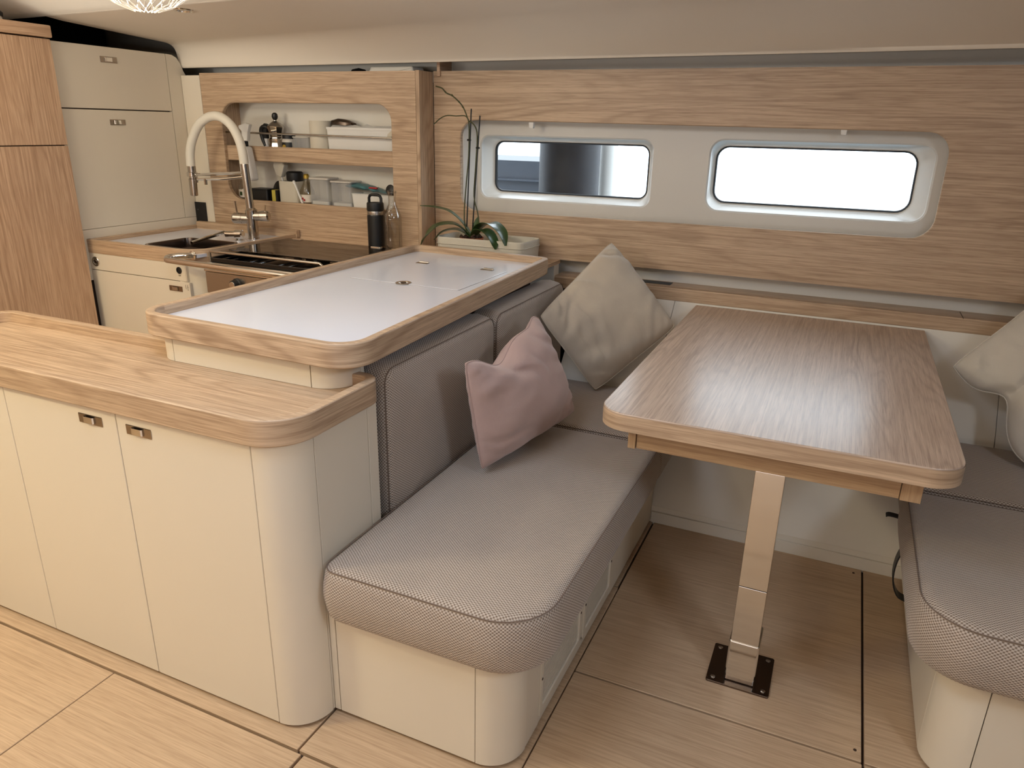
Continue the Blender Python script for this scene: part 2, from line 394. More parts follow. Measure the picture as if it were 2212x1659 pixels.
# big oak panel round the window recess
oh = rpoly([(-1.605, 1.040), (0.283, 1.052), (0.285, 1.412), (-1.605, 1.425)], 0.075, 9)
finish('oak_panel', holed(BM(), -1.737, 2.3, 0.857, 1.622, oh, 3.0, 3.02), M['oak'], wb)
# window surround: moulded white frame with two recessed panes
wsur = thing('window_surround', None, None, (-0.66, 3.06, 1.23)); wsur.parent = wb; wsur.matrix_parent_inverse = wb.matrix_basis.inverted()
w1h = rrect(-1.545, -0.765, 1.095, 1.360, 0.04, 6); w1g = rrect(-1.510, -0.792, 1.118, 1.340, 0.040, 6)
w2h = rrect(-0.530, 0.255, 1.100, 1.368, 0.05, 6); w2g = rrect(-0.520, 0.208, 1.124, 1.346, 0.050, 6)
Y0, Y1 = 3.085, 3.155
XM = -0.65
def surround(bm, x0, x1, hole, gl):
    h = holed(bmesh.new(), x0, x1, 0.98, 1.50, hole, Y0, Y0+0.012, redge=0.006); add(bm, h)
    rings = [[to3(p, Y0+0.006, 'y') for p in hole], [to3(p, Y0+0.02, 'y') for p in inset(hole, 0.001)], [to3(p, Y1-0.006, 'y') for p in inset(gl, -0.010)], [to3(p, Y1, 'y') for p in inset(gl, -0.004)], [to3(p, Y1+0.004, 'y') for p in gl], [to3(p, Y1+0.03, 'y') for p in gl]]
    loft(bm, rings, True, False, False)
sb = BM(); surround(sb, -1.75, XM, w1h, w1g); surround(sb, XM, 0.42, w2h, w2g)
finish('surround_moulding', sb, M['gelcoat'], wb)
bpy.data.objects.remove(wsur)
# deep side cheek of the recess at the left
finish('recess_cheek', prism(BM(), rpoly([(-1.640, 3.02), (-1.600, 3.02), (-1.560, 3.088), (-1.640, 3.088)], 0.002, 2), 1.03, 1.44, 0, 'z'), M['gelcoat'], wb)
for nm, gl, pm in (('window_1', w1g, 'pane'), ('window_2', w2g, 'pane2')):
    wr = thing(nm, None, None, (gl[0][0], Y1, 1.23), kind='structure')
    sl = BM(); rings = [[to3(p, Y1+0.006, 'y') for p in inset(gl, -0.001)], [to3(p, Y1+0.002, 'y') for p in inset(gl, 0.002)], [to3(p, Y1+0.006, 'y') for p in inset(gl, 0.006)], [to3(p, Y1+0.02, 'y') for p in inset(gl, 0.006)]]
    loft(sl, rings, True, False, False); finish('seal', sl, M['seal'], wr)
    gb = BM(); loft(gb, [[to3(p, Y1+0.014, 'y') for p in gl], [to3(p, Y1+0.019, 'y') for p in gl]]); finish('pane', gb, M[pm], wr)
for x in (-1.272, -0.059):
    cl = finish('blind_clip', prism(BM(), rpoly([(x-0.008, 1.398), (x+0.010, 1.396), (x+0.012, 1.42), (x-0.010, 1.42)], 0.002, 2), 3.004, 3.02, 0.001, 'y'), M['wplastic'], wb)
# ---- shell out of frame
finish('wall_left', box(BM(), -3.97, -3.92, -1.9, 3.2, 0, 2.2), M['dark_liner'], kind='structure')
finish('wall_right', box(BM(), 2.3, 2.35, -1.9, 3.2, 0, 2.2), M['liner'], kind='structure')
finish('wall_front', box(BM(), -3.97, 2.35, -1.95, -1.9, 0, 2.2), M['oak'], kind='structure')
# ---- ceiling: near flat panel, sloping headliner, rolled edge down to the lip
ce = thing('ceiling', None, None, (0, 1.5, 2.0), kind='structure')
def creasey(x): return 2.87-0.30*max(0, min(1, (x+3.1)/2.2))-0.12*max(0, (x+0.9)/3.0)
def hprof(x):
    cy = creasey(x); zc = 1.782-0.06*(cy-2.287); s = max(0, min(1, (x+3.1)/2.2)); yl = 2.895
    zl = 1.641+0.006*(x+3.1)
    ys = 2.150-0.080*(x+2.087)-0.004; pr = [(ys, 1.790)]
    for k in range(1, 8): yy = ys+(cy-0.05-ys)*k/7; pr.append((yy, 1.782-0.06*(yy-2.287)))
    P0 = Vector((cy-0.05, zc+0.003)); P1 = Vector((cy+0.015, zc)); P2 = Vector((cy+0.015+(yl-cy)*0.45, zc-0.03)); P3 = Vector((yl, zl+0.012))
    for k in range(1, 11):
        t = k/10; q = P0*(1-t)**3+P1*3*t*(1-t)**2+P2*3*t*t*(1-t)+P3*t**3; pr.append((q.x, q.y))
    pr += [(yl+0.003, zl+0.004), (yl+0.008, zl), (yl+0.016, zl+0.002), (yl+0.02, zl+0.03)]
    return pr
xs = [-3.12+i*(2.3+3.12)/24 for i in range(25)]
hb = BM(); loft(hb, [[(x, p[0], p[1]) for p in hprof(x)]+[(x, 2.93, 1.85), (x, 2.150-0.080*(x+2.087)-0.002, 1.83)] for x in xs]); finish('headliner', hb, M['ceiling'], ce, angle=50)
nb = BM()
def seamy(x): return 2.150-0.080*(x+2.087)
xs2 = [-3.92+i*(2.3+3.92)/12 for i in range(13)]
npf = [(0.006, 1.7885), (-0.05, 1.799), (-0.25, 1.872), (-0.5, 1.952), (-0.72, 1.985), (-0.9, 1.998), (-1.2, 2.0), (-4.1, 2.0)]  # slope steepened by the seam so the panel catches more light
loft(nb, [[(x, (2.16 if x > -3.0 else 2.24)+p[0] if False else seamy(x)+p[0], p[1]) for p in npf]+[(x, -1.95, 2.08), (x, seamy(x), 2.08)] for x in xs2])
finish('deckhead_panel', nb, M['ceiling_lit'], ce, angle=50)
finish('outer_roof', box(BM(), -3.97, 2.35, -1.95, 3.20, 2.09, 2.13), M['dark_liner'], ce)
finish('outer_side', box(BM(), 2.29, 2.36, -1.95, 3.20, -0.1, 2.13), M['dark_liner'], ce)
finish('outer_side', box(BM(), -3.98, -3.96, -1.95, 3.20, -0.1, 2.13), M['dark_liner'], ce)
finish('outer_hull', box(BM(), -3.97, 2.35, 3.16, 3.20, 1.40, 2.13), M['dark_liner'], ce)
finish('outer_hull', box(BM(), -3.97, 2.35, 3.16, 3.20, -0.1, 1.06), M['dark_liner'], ce)
finish('outer_hull', box(BM(), -3.97, -1.62, 3.16, 3.20, 1.06, 1.40), M['dark_liner'], ce)
finish('outer_hull', box(BM(), 0.30, 2.35, 3.16, 3.20, 1.06, 1.40), M['dark_liner'], ce)
# dark boards painting the shade of the hollow behind the tall galley locker
finish('void_shade_back', box(BM(), -3.9, -3.86, 1.9, 3.1, 1.0, 2.05), M['dark_liner'], ce)
finish('void_shade_top', box(BM(), -3.9, -3.12, 2.0, 3.1, 1.95, 1.98), M['dark_liner'], ce)
# added unseen frames, no opening; area lamps below stand in for hatch daylight
for nm, cx, cy, s in (('added_skylight_frame', -0.95, 0.72, 0.30), ('added_hatch_frame', 1.4, 0.40, 0.27)):
    fb = BM(); ol = rrect(cx-s-0.04, cx+s+0.04, cy-s-0.04, cy+s+0.04, 0.06, 5); il = inset(ol, 0.035)
    loft(fb, [[(p[0], p[1], 2.0) for p in ol], [(p[0], p[1], 1.985) for p in ol], [(p[0], p[1], 1.985) for p in il], [(p[0], p[1], 2.0) for p in il]], True, False, False)
    finish(nm, fb, M['gelcoat'], kind='structure')

# ================================================================== OUTSIDE, seen through the panes
tag(finish('sea', box(BM(), -30, 30, 3.6, 60, -0.4, -0.2), M['water']), 'flat grey water outside behind the left window', 'water')['kind'] = 'stuff'
fd = thing('fender', 'dark padded post hanging outside the middle of the left window', 'fender', (-1.25, 3.62, 1.2))
fp = [(0.0, -0.36), (0.09, -0.345), (0.145, -0.28), (0.152, -0.18), (0.152, 0.18), (0.145, 0.28), (0.09, 0.345), (0.0, 0.36)]
finish('fender_body', lathe(BM(), fp, (-1.315, 3.62, 1.22), 32), M['fender'], fd)
finish('rope', tube(BM(), [(-1.315, 3.62, 1.57), (-1.315, 3.62, 1.9)], 0.012, 8), M['boat_white'], fd)
ps = thing('mooring_post', 'pale grey post standing outside right of the dark fender', 'post', (-1.17, 3.83, 0))
finish('post_shaft', lathe(BM(), [(0.048, -0.3), (0.048, 2.2), (0.03, 2.24)], (-1.180, 3.83, 0), 20), M['wplastic'], ps)
bt = thing('moored_boat', 'grey hull of a boat beyond the left window, under pale sky', 'boat', (-3.6, 6.5, 0))
hbm = BM(); loft(hbm, [[(x, 6.4+dy, z) for dy, z in ((0, -0.3), (0.0, 0.9), (-0.02, 1.11), (0.9, 1.12), (0.9, -0.3))] for x in (-7.5, -2.2)]); finish('hull', hbm, M['boat_grey'], bt)
finish('rub_rail', box(BM(), -7.5, -2.2, 6.34, 6.42, 0.93, 0.95, 0.006), M['boat_grey'], bt)
finish('lower_rail', box(BM(), -7.5, -2.2, 6.36, 6.42, 0.76, 0.78, 0.004), M['boat_grey'], bt)

# ================================================================== SIDEBOARD
def handle(parent, c, n, along, sc=1.0, m='latchplate'):
    """flush latch: plate with a raised sprung pull. n = outward normal, along = length direction"""
    c = Vector(c); n = Vector(n); a = Vector(along); u = n.cross(a)
    def P(i, j, k): return c+a*i*sc+u*j*sc+n*k*sc
    b = BM(); ol = rrect(-0.040, 0.040, -0.0120, 0.0120, 0.001, 2)
    loft(b, [[P(p[0], p[1], -0.001) for p in ol], [P(p[0], p[1], 0.0012) for p in ol], [P(p[0], p[1], 0.0018) for p in inset(ol, 0.001)]])
    h = finish('handle', b, M[m], parent)
    b = BM(); prof = [(-0.019, 0.001), (-0.018, 0.006), (-0.012, 0.0075), (0.013, 0.007), (0.016, 0.0045), (0.016, 0.001)]
    loft(b, [[P(i, j, k) for i, k in prof] for j in (-0.0075, 0.0080)], False, False, False)
    inn = [(-0.017, 0.001), (-0.016, 0.0045), (-0.011, 0.006), (0.012, 0.0055), (0.0145, 0.0035), (0.0145, 0.001)]
    loft(b, [[P(i, j, k) for i, k in inn] for j in (-0.0075, 0.0080)], False, False, False)
    loft(b, [[P(i, 0.0080, k) for i, k in prof], [P(i, 0.0080, k) for i, k in inn]], False, False, False)
    loft(b, [[P(i, -0.0075, k) for i, k in prof], [P(i, -0.0075, k) for i, k in inn]], False, False, False)
    finish('latch_pull', b, M['chrome'], h)
    return h
sd = thing('sideboard', 'low cream sideboard with oak worktop and rounded corners in the left foreground', 'cabinet', (-1.68, 1.24, 0))
FX0, FX1, FY, BY = -2.392, -0.985, 1.067, 1.395
finish('carcass', prism(BM(), rpoly([(FX0+.006, FY+.006), (FX1-.006, FY+.006), (FX1-.006, BY), (FX0+.006, BY)], [.088, .088, .002, .002], 7), 0.012, 0.757), M['gap'], sd)
finish('plinth', prism(BM(), rpoly([(FX0+.04, FY+.04), (FX1-.04, FY+.04), (FX1-.04, BY), (FX0+.04, BY)], [.06, .06, .002, .002], 5), -0.001, 0.014), M['gap'], sd)
D = [-2.300, -1.892, -1.485, -1.077]
g = 0.0013
doors = []
for i in range(3):
    d = finish('door', box(BM(), D[i]+g, D[i+1]-g, FY, FY+0.018, 0.010, 0.755, 0.0012, 1), M['cream'], sd); doors.append(d)
handle(doors[1], (-1.573, FY-0.0005, 0.7195), (0, -1, 0), (1, 0, 0)); handle(doors[2], (-1.412, FY-0.0005, 0.7195), (0, -1, 0), (1, 0, 0)); handle(doors[0], (-1.98, FY-0.0005, 0.7195), (0, -1, 0), (1, 0, 0))
def corner(cx, cy, r, a0, a1, z0, z1, parent, th=0.016, mat='cream', name='corner_panel'):
    ol = [(cx+r*math.cos(a0+(a1-a0)*k/12), cy+r*math.sin(a0+(a1-a0)*k/12)) for k in range(13)]
    il = [(cx+(r-th)*math.cos(a0+(a1-a0)*k/12), cy+(r-th)*math.sin(a0+(a1-a0)*k/12)) for k in range(13)][::-1]
    b = BM(); prism(b, ol+il, z0, z1); return finish(name, b, M[mat], parent, angle=40)
corner(FX1-0.092, FY+0.092, 0.092, -PI/2+0.012, -0.010, 0.010, 0.755, sd)
corner(FX0+0.092, FY+0.092, 0.092, -PI+0.01, -PI/2-0.012, 0.010, 0.755, sd)
finish('side_panel', box(BM(), FX1-0.016, FX1, FY+0.0935, 1.359, 0.010, 0.755, 0.001, 1), M['cream'], sd)
finish('side_panel', box(BM(), FX1-0.016, FX1, 1.361, BY+0.004, 0.010, 0.755, 0.001, 1), M['cream'], sd)
finish('side_panel', box(BM(), FX0, FX0+0.016, FY+0.0935, BY, 0.010, 0.755, 0.001, 1), M['cream'], sd)
finish('back_panel', box(BM(), FX0+0.01, -1.67, BY, BY+0.012, 0.010, 0.755, 0.001, 1), M['cream'], sd)
wt = rpoly([(-2.402, 1.052), (-0.975, 1.052), (-0.975, 1.425), (-2.402, 1.425)], [0.105, 0.105, 0.055, 0.055], 9)
finish('worktop', tray(BM(), wt, 0.757, 0.818, 0.786, 0.026, 0.004), M['oak'], sd, arc=2)

# ================================================================== ISLAND with white tray top
il_ = thing('galley_island', 'cream galley island with raised oak-rimmed white counter top behind the sideboard', 'counter', (-1.35, 2.0, 0))
bo = rpoly([(-1.665, 1.342), (-1.048, 1.342), (-1.048, 1.440), (-1.108, 1.440), (-1.108, 2.66), (-1.665, 2.66)], [0.075, 0.085, 0.001, 0.001, 0.001, 0.06], 7)
finish('island_base', prism(BM(), inset(bo, 0.004), 0.7865, 0.859), M['gap'], il_)
finish('front_panel', box(BM(), -1.590+.001, -1.134-.001, 1.342, 1.352, 0.7868, 0.858), M['cream'], il_)
corner(-1.048-0.085, 1.342+0.085, 0.085, -PI/2+0.012, 0, 0.7868, 0.858, il_, 0.01)
finish('end_panel', box(BM(), -1.058, -1.048, 1.428, 1.442, 0.7868, 0.858), M['cream'], il_)
corner(-1.665+0.075, 1.342+0.075, 0.075, -PI, -PI/2-0.012, 0.7868, 0.858, il_, 0.01)
finish('side_panel', box(BM(), -1.665, -1.655, 1.43, 2.60, 0.7868, 0.858), M['cream'], il_)
finish('lower_body', box(BM(), -1.665, -1.108, 1.430, 2.66, 0.0, 0.7866, 0.003, 1), M['cream'], il_)
to = rpoly([(-1.697, 1.315), (-0.978, 1.302), (-1.038, 2.690), (-1.672, 2.712)], [0.085, 0.085, 0.045, 0.05], 9)
finish('oak_rim', tray(BM(), to, 0.858, 0.919, 0.885, 0.024, 0.005), M['oak'], il_, arc=2)
wtb = finish('white_worktop', prism(BM(), inset(to, 0.0245), 0.8855, 0.892, 0.0005, r0=0, n=1), M['whitetop'], il_)
hx0, hx1, hy0, hy1 = -1.545, -1.120, 2.075, 2.455
hz = 0.8921
finish('hatch_lid', box(BM(), hx0, hx1, hy0, hy1, hz-0.0002, hz+0.0016, 0.0008, 1), M['whitetop'], il_)
for a in ((hx0-.0015, hx0, hy0, hy1), (hx1, hx1+.0015, hy0, hy1), (hx0, hx1, hy0-.0015, hy0), (hx0, hx1, hy1, hy1+.0015)):
    finish('hatch_gap', box(BM(), *a, hz-0.0002, hz+0.0003), M['gapl'], il_)
def roundlatch(c, parent, r=0.030, ax=(0, 0, 1)):
    h = finish('latch', lathe(BM(), [(r*1.0, 0), (r*1.0, 0.0015), (r*0.92, 0.003), (r*0.62, 0.0025), (r*0.58, 0.0005), (0.0, 0.0005)], c, 24, ax), M['steel'], parent)
    finish('latch_core', lathe(BM(), [(r*0.34, 0.0005), (r*0.34, 0.0035), (r*0.25, 0.0045), (0, 0.0045)], c, 16, ax), M['darksteel'], h)
roundlatch((-1.335, 2.085, hz+0.001), il_, 0.028)
for x in (-1.474, -1.195):
    h = finish('hinge', box(BM(), x-0.026, x+0.026, 2.432, 2.450, hz+0.001, hz+0.004, 0.0015), M['darksteel'], il_)
    finish('hinge_knuckle', tube(BM(), [(x-0.02, 2.455, hz+0.003), (x+0.02, 2.455, hz+0.003)], 0.0035, 8), M['chrome'], h)
finish('plug', lathe(BM(), [(0.008, 0), (0.008, 0.001), (0, 0.0012)], (-1.6725, 2.033, 0.903), 14, (1, 0, 0)), M['bark'], il_)

# ================================================================== SETTEES
def cushion(name, ol, z0, z1, parent, crown=0.012, rt=0.026, rb=0.020, label=None, seams=True, ax='z', sgn=1):
    """upholstered block: outline ol, rounded edges, puffed top"""
    rings = []; n = 4
    for t in range(n+1):
        a = PI/2*(1-t/n); rings.append([to3(p, z0+rb-rb*math.sin(a), ax) for p in inset(ol, rb*(1-math.cos(a)))])
    H = z1-z0
    bul = [0.25, 0.5, 0.75]
    for b in bul: rings.append([to3(p, z0+rb+(H-rb-rt)*b, ax) for p in inset(ol, -0.006*math.sin(PI*b))])
    for t in range(n+1):
        a = PI/2*t/n; rings.append([to3(p, z1-rt+rt*math.sin(a), ax) for p in inset(ol, rt*(1-math.cos(a)))])
    base = inset(ol, rt); cx = sum(p[0] for p in base)/len(base); cy = sum(p[1] for p in base)/len(base)
    for s in (0.93, 0.82, 0.66, 0.45, 0.2):
        rings.append([to3((cx+(p[0]-cx)*s, cy+(p[1]-cy)*s), z1+crown*(1-s**3), ax) for p in base])
    b = BM(); loft(b, rings); o = finish(name, b, M['knit'], parent, angle=60, label=label, arc='xyz'.index(ax))
    if seams:
        sp = inset(ol, 0.006); b = BM(); pts = [Vector(to3(p, z1-0.0075, ax)) for p in sp]; pts.append(pts[0])
        tube(b, pts, 0.0014, 6); finish('seam', b, M['seamthread'], o)
    return o
M['seamthread'] = plain('seam_thread', srgb(120, 102, 90), 0.9)
def base_left(mirror=None): pass
st = thing('left_settee', 'cream settee base under grey knitted cushions left of the table', 'settee', (-0.75, 1.9, 0))
BX = -0.503
finish('settee_base', prism(BM(), rpoly([(-0.983, 1.170), (BX-.005, 1.170), (BX-.005, 2.45), (-0.983, 2.45)], [.001, .088, .001, .001], 7), 0.012, 0.292), M['gap'], st)
finish('plinth', box(BM(), -0.98, BX-0.03, 1.20, 2.45, -0.001, 0.014), M['gap'], st)
finish('front_panel', box(BM(), -0.966, -0.591, 1.165, 1.180, 0.010, 0.294, 0.001, 1), M['cream'], st)
finish('filler_strip', box(BM(), -0.984, -0.968, 1.165, 1.180, 0.010, 0.294, 0.001, 1), M['cream'], st)
corner(-0.590, 1.165+0.088, 0.088, -PI/2+0.01, -0.0, 0.010, 0.294, st)
# side face with two grille openings
finish('side_panel', box(BM(), BX-0.014, BX, 1.255, 1.336, 0.010, 0.294, 0.001, 1), M['cream'], st)
finish('side_panel', box(BM(), BX-0.014, BX, 1.925, 2.455, 0.010, 0.294, 0.001, 1), M['cream'], st)
finish('side_rail', box(BM(), BX-0.014, BX-0.001, 1.336, 1.925, 0.010, 0.040, 0.001, 1), M['cream'], st)
finish('side_rail', box(BM(), BX-0.014, BX-0.001, 1.336, 1.925, 0.235, 0.294, 0.001, 1), M['cream'], st)
for y0, y1 in ((1.338, 1.640), (1.662, 1.923)):
    b = BM(); hole = rrect(y0+0.018, y1-0.018, 0.056, 0.218, 0.006, 3)
    holed(b, y0, y1, 0.034, 0.240, hole, BX+0.003, BX-0.010, 'x', 0.003)
    gr = finish('vent_grille', b, M['cream'], st)
    b = BM(); zz = 0.060
    while zz < 0.214:
        box(b, BX-0.008, BX-0.002, y0+0.018, y1-0.018, zz, zz+0.0035); zz += 0.0068
    finish('slats', b, M['cream'], gr, smooth=False, kind='stuff')
    finish('grille_back', box(BM(), BX-0.012, BX-0.009, y0+0.01, y1-0.01, 0.045, 0.23), M['gapl'], gr)
    for yy in (y0+0.009, y1-0.009):
        finish('screw', lathe(BM(), [(0.0035, 0), (0.0035, 0.001), (0, 0.0015)], (BX+0.003, yy, 0.14), 10, (1, 0, 0)), M['bark'], gr)
finish('mullion', box(BM(), BX-0.014, BX-0.001, 1.640, 1.662, 0.030, 0.294, 0.001, 1), M['cream'], st)
sc1 = cushion('seat_cushion', rpoly([(-0.980, 1.128), (-0.432, 1.128), (-0.430, 2.172), (-0.980, 2.172)], [0.045, 0.135, 0.03, 0.03], 9), 0.2945, 0.446, None, 0.010, rt=0.030, rb=0.035)
tag(sc1, 'long grey-beige knitted seat cushion in front of the pink pillow', 'cushion', 'left settee cushions')
sc2 = cushion('seat_cushion', rpoly([(-0.980, 2.180), (-0.437, 2.180), (-0.437, 2.40), (-0.437, 2.66), (-0.980, 2.66)], [0.03, 0.03, 0.0, 0.02, 0.02], 6), 0.2945, 0.446, None, 0.006, rt=0.028)
tag(sc2, 'square grey-beige knitted corner cushion under the large beige pillow', 'cushion', 'left settee cushions')
finish('settee_base', box(BM(), -1.10, BX-0.01, 2.45, 2.50, 0.0, 0.292), M['gap'], st)
# back cushions: outline in (y,z), depth along x
def backrest(y0, y1, top, label):
    ol = rpoly([(y0, 0.36), (y1, 0.36), (y1, top), (y0, top)], [0.03, 0.03, 0.040, 0.045], 6)
    rings = []; n = 4; x0, x1 = -1.096, -0.990; rf = 0.030
    rings.append([to3(p, x0, 'x') for p in inset(ol, 0.012)]); rings.append([to3(p, x0+0.012, 'x') for p in ol]); rings.append([to3(p, x0+0.05, 'x') for p in inset(ol, -0.005)])
    for t in range(n+1):
        a = PI/2*t/n; rings.append([to3(p, x1-rf+rf*math.sin(a), 'x') for p in inset(ol, rf*(1-math.cos(a)))])
    base = inset(ol, rf); cy = (y0+y1)/2; cz = (0.36+top)/2
    for s in (0.93, 0.8, 0.6, 0.4, 0.2): rings.append([to3((cy+(p[0]-cy)*s, cz+(p[1]-cz)*s), x1+0.014*(1-s**3), 'x') for p in base])
    b = BM(); loft(b, rings); o = finish('back_cushion', b, M['knit'], angle=60, arc=0); tag(o, label, 'cushion', 'left settee back cushions')
    b = BM(); pts = [Vector(to3(p, x1-0.008, 'x')) for p in inset(ol, 0.006)]; pts.append(pts[0]); tube(b, pts, 0.0014, 6); finish('seam', b, M['seamthread'], o)
    return o
backrest(1.452, 2.098, 0.822, 'knitted back cushion nearest the sideboard, behind the pink pillow')
backrest(2.106, 2.74, 0.822, 'knitted back cushion farther back, beside the large beige pillow')
# ---- right settee
rs = thing('right_settee', 'cream settee base under knitted cushions at the right edge', 'settee', (0.9, 1.9, 0))
RX = 0.350
finish('settee_base', prism(BM(), rpoly([(RX+.005, 1.583), (1.30, 1.583), (1.30, 2.45), (RX+.005, 2.45)], [.085, .001, .001, .001], 7), 0.012, 0.292), M['gap'], rs)
finish('plinth', box(BM(), RX+0.03, 1.3, 1.62, 2.45, -0.001, 0.014), M['gap'], rs)
corner(RX+0.090, 1.578+0.090, 0.090, -PI+0.01, -PI/2-0.01, 0.010, 0.294, rs)
finish('side_panel', box(BM(), RX, RX+0.014, 1.670, 2.455, 0.010, 0.294, 0.001, 1), M['cream'], rs)
finish('front_panel', box(BM(), RX+0.0915, 1.30, 1.578, 1.592, 0.010, 0.294, 0.001, 1), M['cream'], rs)
rc1 = cushion('seat_cushion', rpoly([(0.272, 1.530), (1.28, 1.530), (1.28, 2.196), (0.272, 2.196)], [0.125, 0.03, 0.03, 0.04], 9), 0.2945, 0.446, None, 0.010, rt=0.032, rb=0.035)
tag(rc1, 'grey-beige knitted seat cushion in the lower right corner, nearest the camera', 'cushion', 'right settee cushions')
rc2 = cushion('seat_cushion', rpoly([(0.285, 2.204), (1.28, 2.204), (1.28, 2.66), (0.285, 2.66)], 0.03, 6), 0.2945, 0.446, None, 0.006, rt=0.028)
tag(rc2, 'grey-beige knitted cushion behind the table, under the right linen pillow', 'cushion', 'right settee cushions')
sp = thing('strap', 'black webbing strap hanging from the side of the right settee', 'strap', (0.33, 2.1, 0.25))
b = BM(); path = catmull([(0.300, 2.30, 0.296), (0.262, 2.30, 0.300), (0.250, 2.30, 0.296)], 4)
loft(b, [[p+Vector((0, -0.012, -0.002)), p+Vector((0, 0.012, -0.002)), p+Vector((0, 0.012, 0.002)), p+Vector((0, -0.012, 0.002))] for p in path]); finish('strap_tab', b, M['black'], sp)
b = BM(); path = catmull([(0.349, 2.24, 0.286), (0.318, 2.24, 0.25), (0.298, 2.24, 0.19), (0.298, 2.24, 0.12), (0.318, 2.24, 0.07), (0.349, 2.24, 0.055)], 5)
loft(b, [[p+Vector((-0.002, -0.02, 0)), p+Vector((-0.002, 0.02, 0)), p+Vector((0.002, 0.02, 0)), p+Vector((0.002, -0.02, 0))] for p in path]); finish('strap_band', b, M['black'], sp)

# ================================================================== TABLE
tb = thing('dining_table', 'oak saloon table with rounded corners on a polished metal pedestal', 'table', (-0.07, 1.77, 0))
ts = rpoly([(-0.497, 1.642), (0.315, 1.642), (0.318, 2.938), (-0.500, 2.938)], [0.075, 0.075, 0.006, 0.006], 9)
finish('tabletop', prism(BM(), ts, 0.692, 0.7395, 0.003, r0=0.003), M['oak_top'], tb, 'y')
b = BM(); loft(b, [[(p[0], p[1], 0.6935) for p in inset(ts, -0.0008)], [(p[0], p[1], 0.7355) for p in inset(ts, -0.0008)]], True, False, False)
finish('edge_band', b, M['oak'], tb, arc=2)
finish('apron', box(BM(), -0.403, 0.203, 1.702, 1.722, 0.628, 0.692, 0.0008, 1), M['oak_end'], tb)
for x in (-0.4245, 0.2045): finish('side_rail', box(BM(), x, x+0.02 if x < 0 else x+0.042, 1.697, 2.86, 0.627, 0.692, 0.0008, 1), M['oak_end'], tb, 'z')
lg = finish('table_leg', box(BM(), -0.108, -0.038, 1.7225, 1.795, 0.10, 0.628, 0.006, 3), M['chrome'], tb)
lo = finish('leg_socket', box(BM(), -0.112, -0.034, 1.702, 1.800, 0.006, 0.135, 0.006, 3), M['chrome'], tb)
finish('leg_front', box(BM(), -0.108, -0.038, 1.705, 1.73, 0.04, 0.3005, 0.002, 2), M['chrome'], tb)
finish('leg_upper', box(BM(), -0.108, -0.038, 1.705, 1.73, 0.3015, 0.628, 0.002, 2), M['chrome'], tb)
bp = finish('base_plate', prism(BM(), rrect(-0.157, 0.006, 1.683, 1.846, 0.006, 3), 0.0, 0.006, 0.001, r0=0), M['darkchrome'] if 'darkchrome' in M else M['darksteel'], tb)
for x, y in ((-0.140, 1.700), (-0.010, 1.700), (-0.140, 1.829), (-0.010, 1.829)):
    finish('screw', lathe(BM(), [(0.0065, 0), (0.0065, 0.001), (0.004, 0.0025), (0, 0.0022)], (x, y, 0.006), 14), M['steel'], bp)

# ================================================================== PILLOWS
def pillow(name, C, T, mat, label, group=None, pin=0.05, N=44, off=None, wr=0.006, seed=0, sag=0.0, folds=()):
    TL, TR, BR, BLc = [Vector(c) for c in C]; b = BM(); ctr = (TL+TR+BR+BLc)/4
    nrm = ((TR-TL).cross(BLc-TL)).normalized()
    if nrm.dot(Vector((0, 0, 1.4))-ctr) < 0: nrm = -nrm
    size = (TR-TL).length
    def pos(s, t, side):
        a, c = 2*s-1, 2*t-1
        kk = 0.055*abs(a*c)**4; s2 = 0.5+0.5*a*(1-pin*(1-c*c)-kk); t2 = 0.5+0.5*c*(1-pin*(1-a*a)-kk)
        p = (TL*(1-s2)+TR*s2)*(1-t2)+(BLc*(1-s2)+BR*s2)*t2
        h = T*max(0, (1-abs(a)**2.6))**0.62*max(0, (1-abs(c)**2.6))**0.62
        q = Vector((s*3.1+seed, t*3.1, side*5))
        edge = (1-a*a)*(1-c*c)
        h *= 1+0.16*noise.noise(q)
        w = noise.noise(Vector((a*abs(c)*4+seed, c*abs(a)*4, 9+side)))*1.3+noise.noise(Vector((s*9+seed, t*9, 3)))*0.5
        cw = min(1, (a*a*c*c)*2.2+0.25)
        h += wr*w*cw*min(1, edge*6)
        for (fs, ft, ds, dt, wid, ln, dep) in folds:
            u = (s-fs)*ds+(t-ft)*dt; v = -(s-fs)*dt+(t-ft)*ds; v += 0.03*math.sin(u*14)
            if side > 0: h += dep*math.exp(-(v/wid)**2)*math.exp(-(u/ln)**2)*min(1, edge*8)
        p = p+nrm*h*(1 if side > 0 else -0.8)
        if off: p = p+off(s, t, side)
        return p
    vs = {}
    for side in (1, -1):
        for i in range(N+1):
            for j in range(N+1):
                if side == -1 and (i in (0, N) or j in (0, N)): vs[(side, i, j)] = vs[(1, i, j)]; continue
                u = 0.5-0.5*math.cos(PI*i/N)*0.55-0.45*(0.5-i/N); v = 0.5-0.5*math.cos(PI*j/N)*0.55-0.45*(0.5-j/N)
                vs[(side, i, j)] = b.verts.new(pos(u, v, side))
    for side in (1, -1):
        for i in range(N):
            for j in range(N): b.faces.new([vs[(side, i, j)], vs[(side, i+1, j)], vs[(side, i+1, j+1)], vs[(side, i, j+1)]])
    loop = [vs[(1, i, 0)].co.copy() for i in range(N+1)]+[vs[(1, N, j)].co.copy() for j in range(1, N+1)]+[vs[(1, i, N)].co.copy() for i in range(N-1, -1, -1)]+[vs[(1, 0, j)].co.copy() for j in range(N-1, -1, -1)]
    o = finish(name, b, M[mat], angle=80); tag(o, label, 'pillow', group)
    sb_ = BM(); tube(sb_, loop, 0.0022, 6); finish('piping', sb_, M[mat], o)
    return o
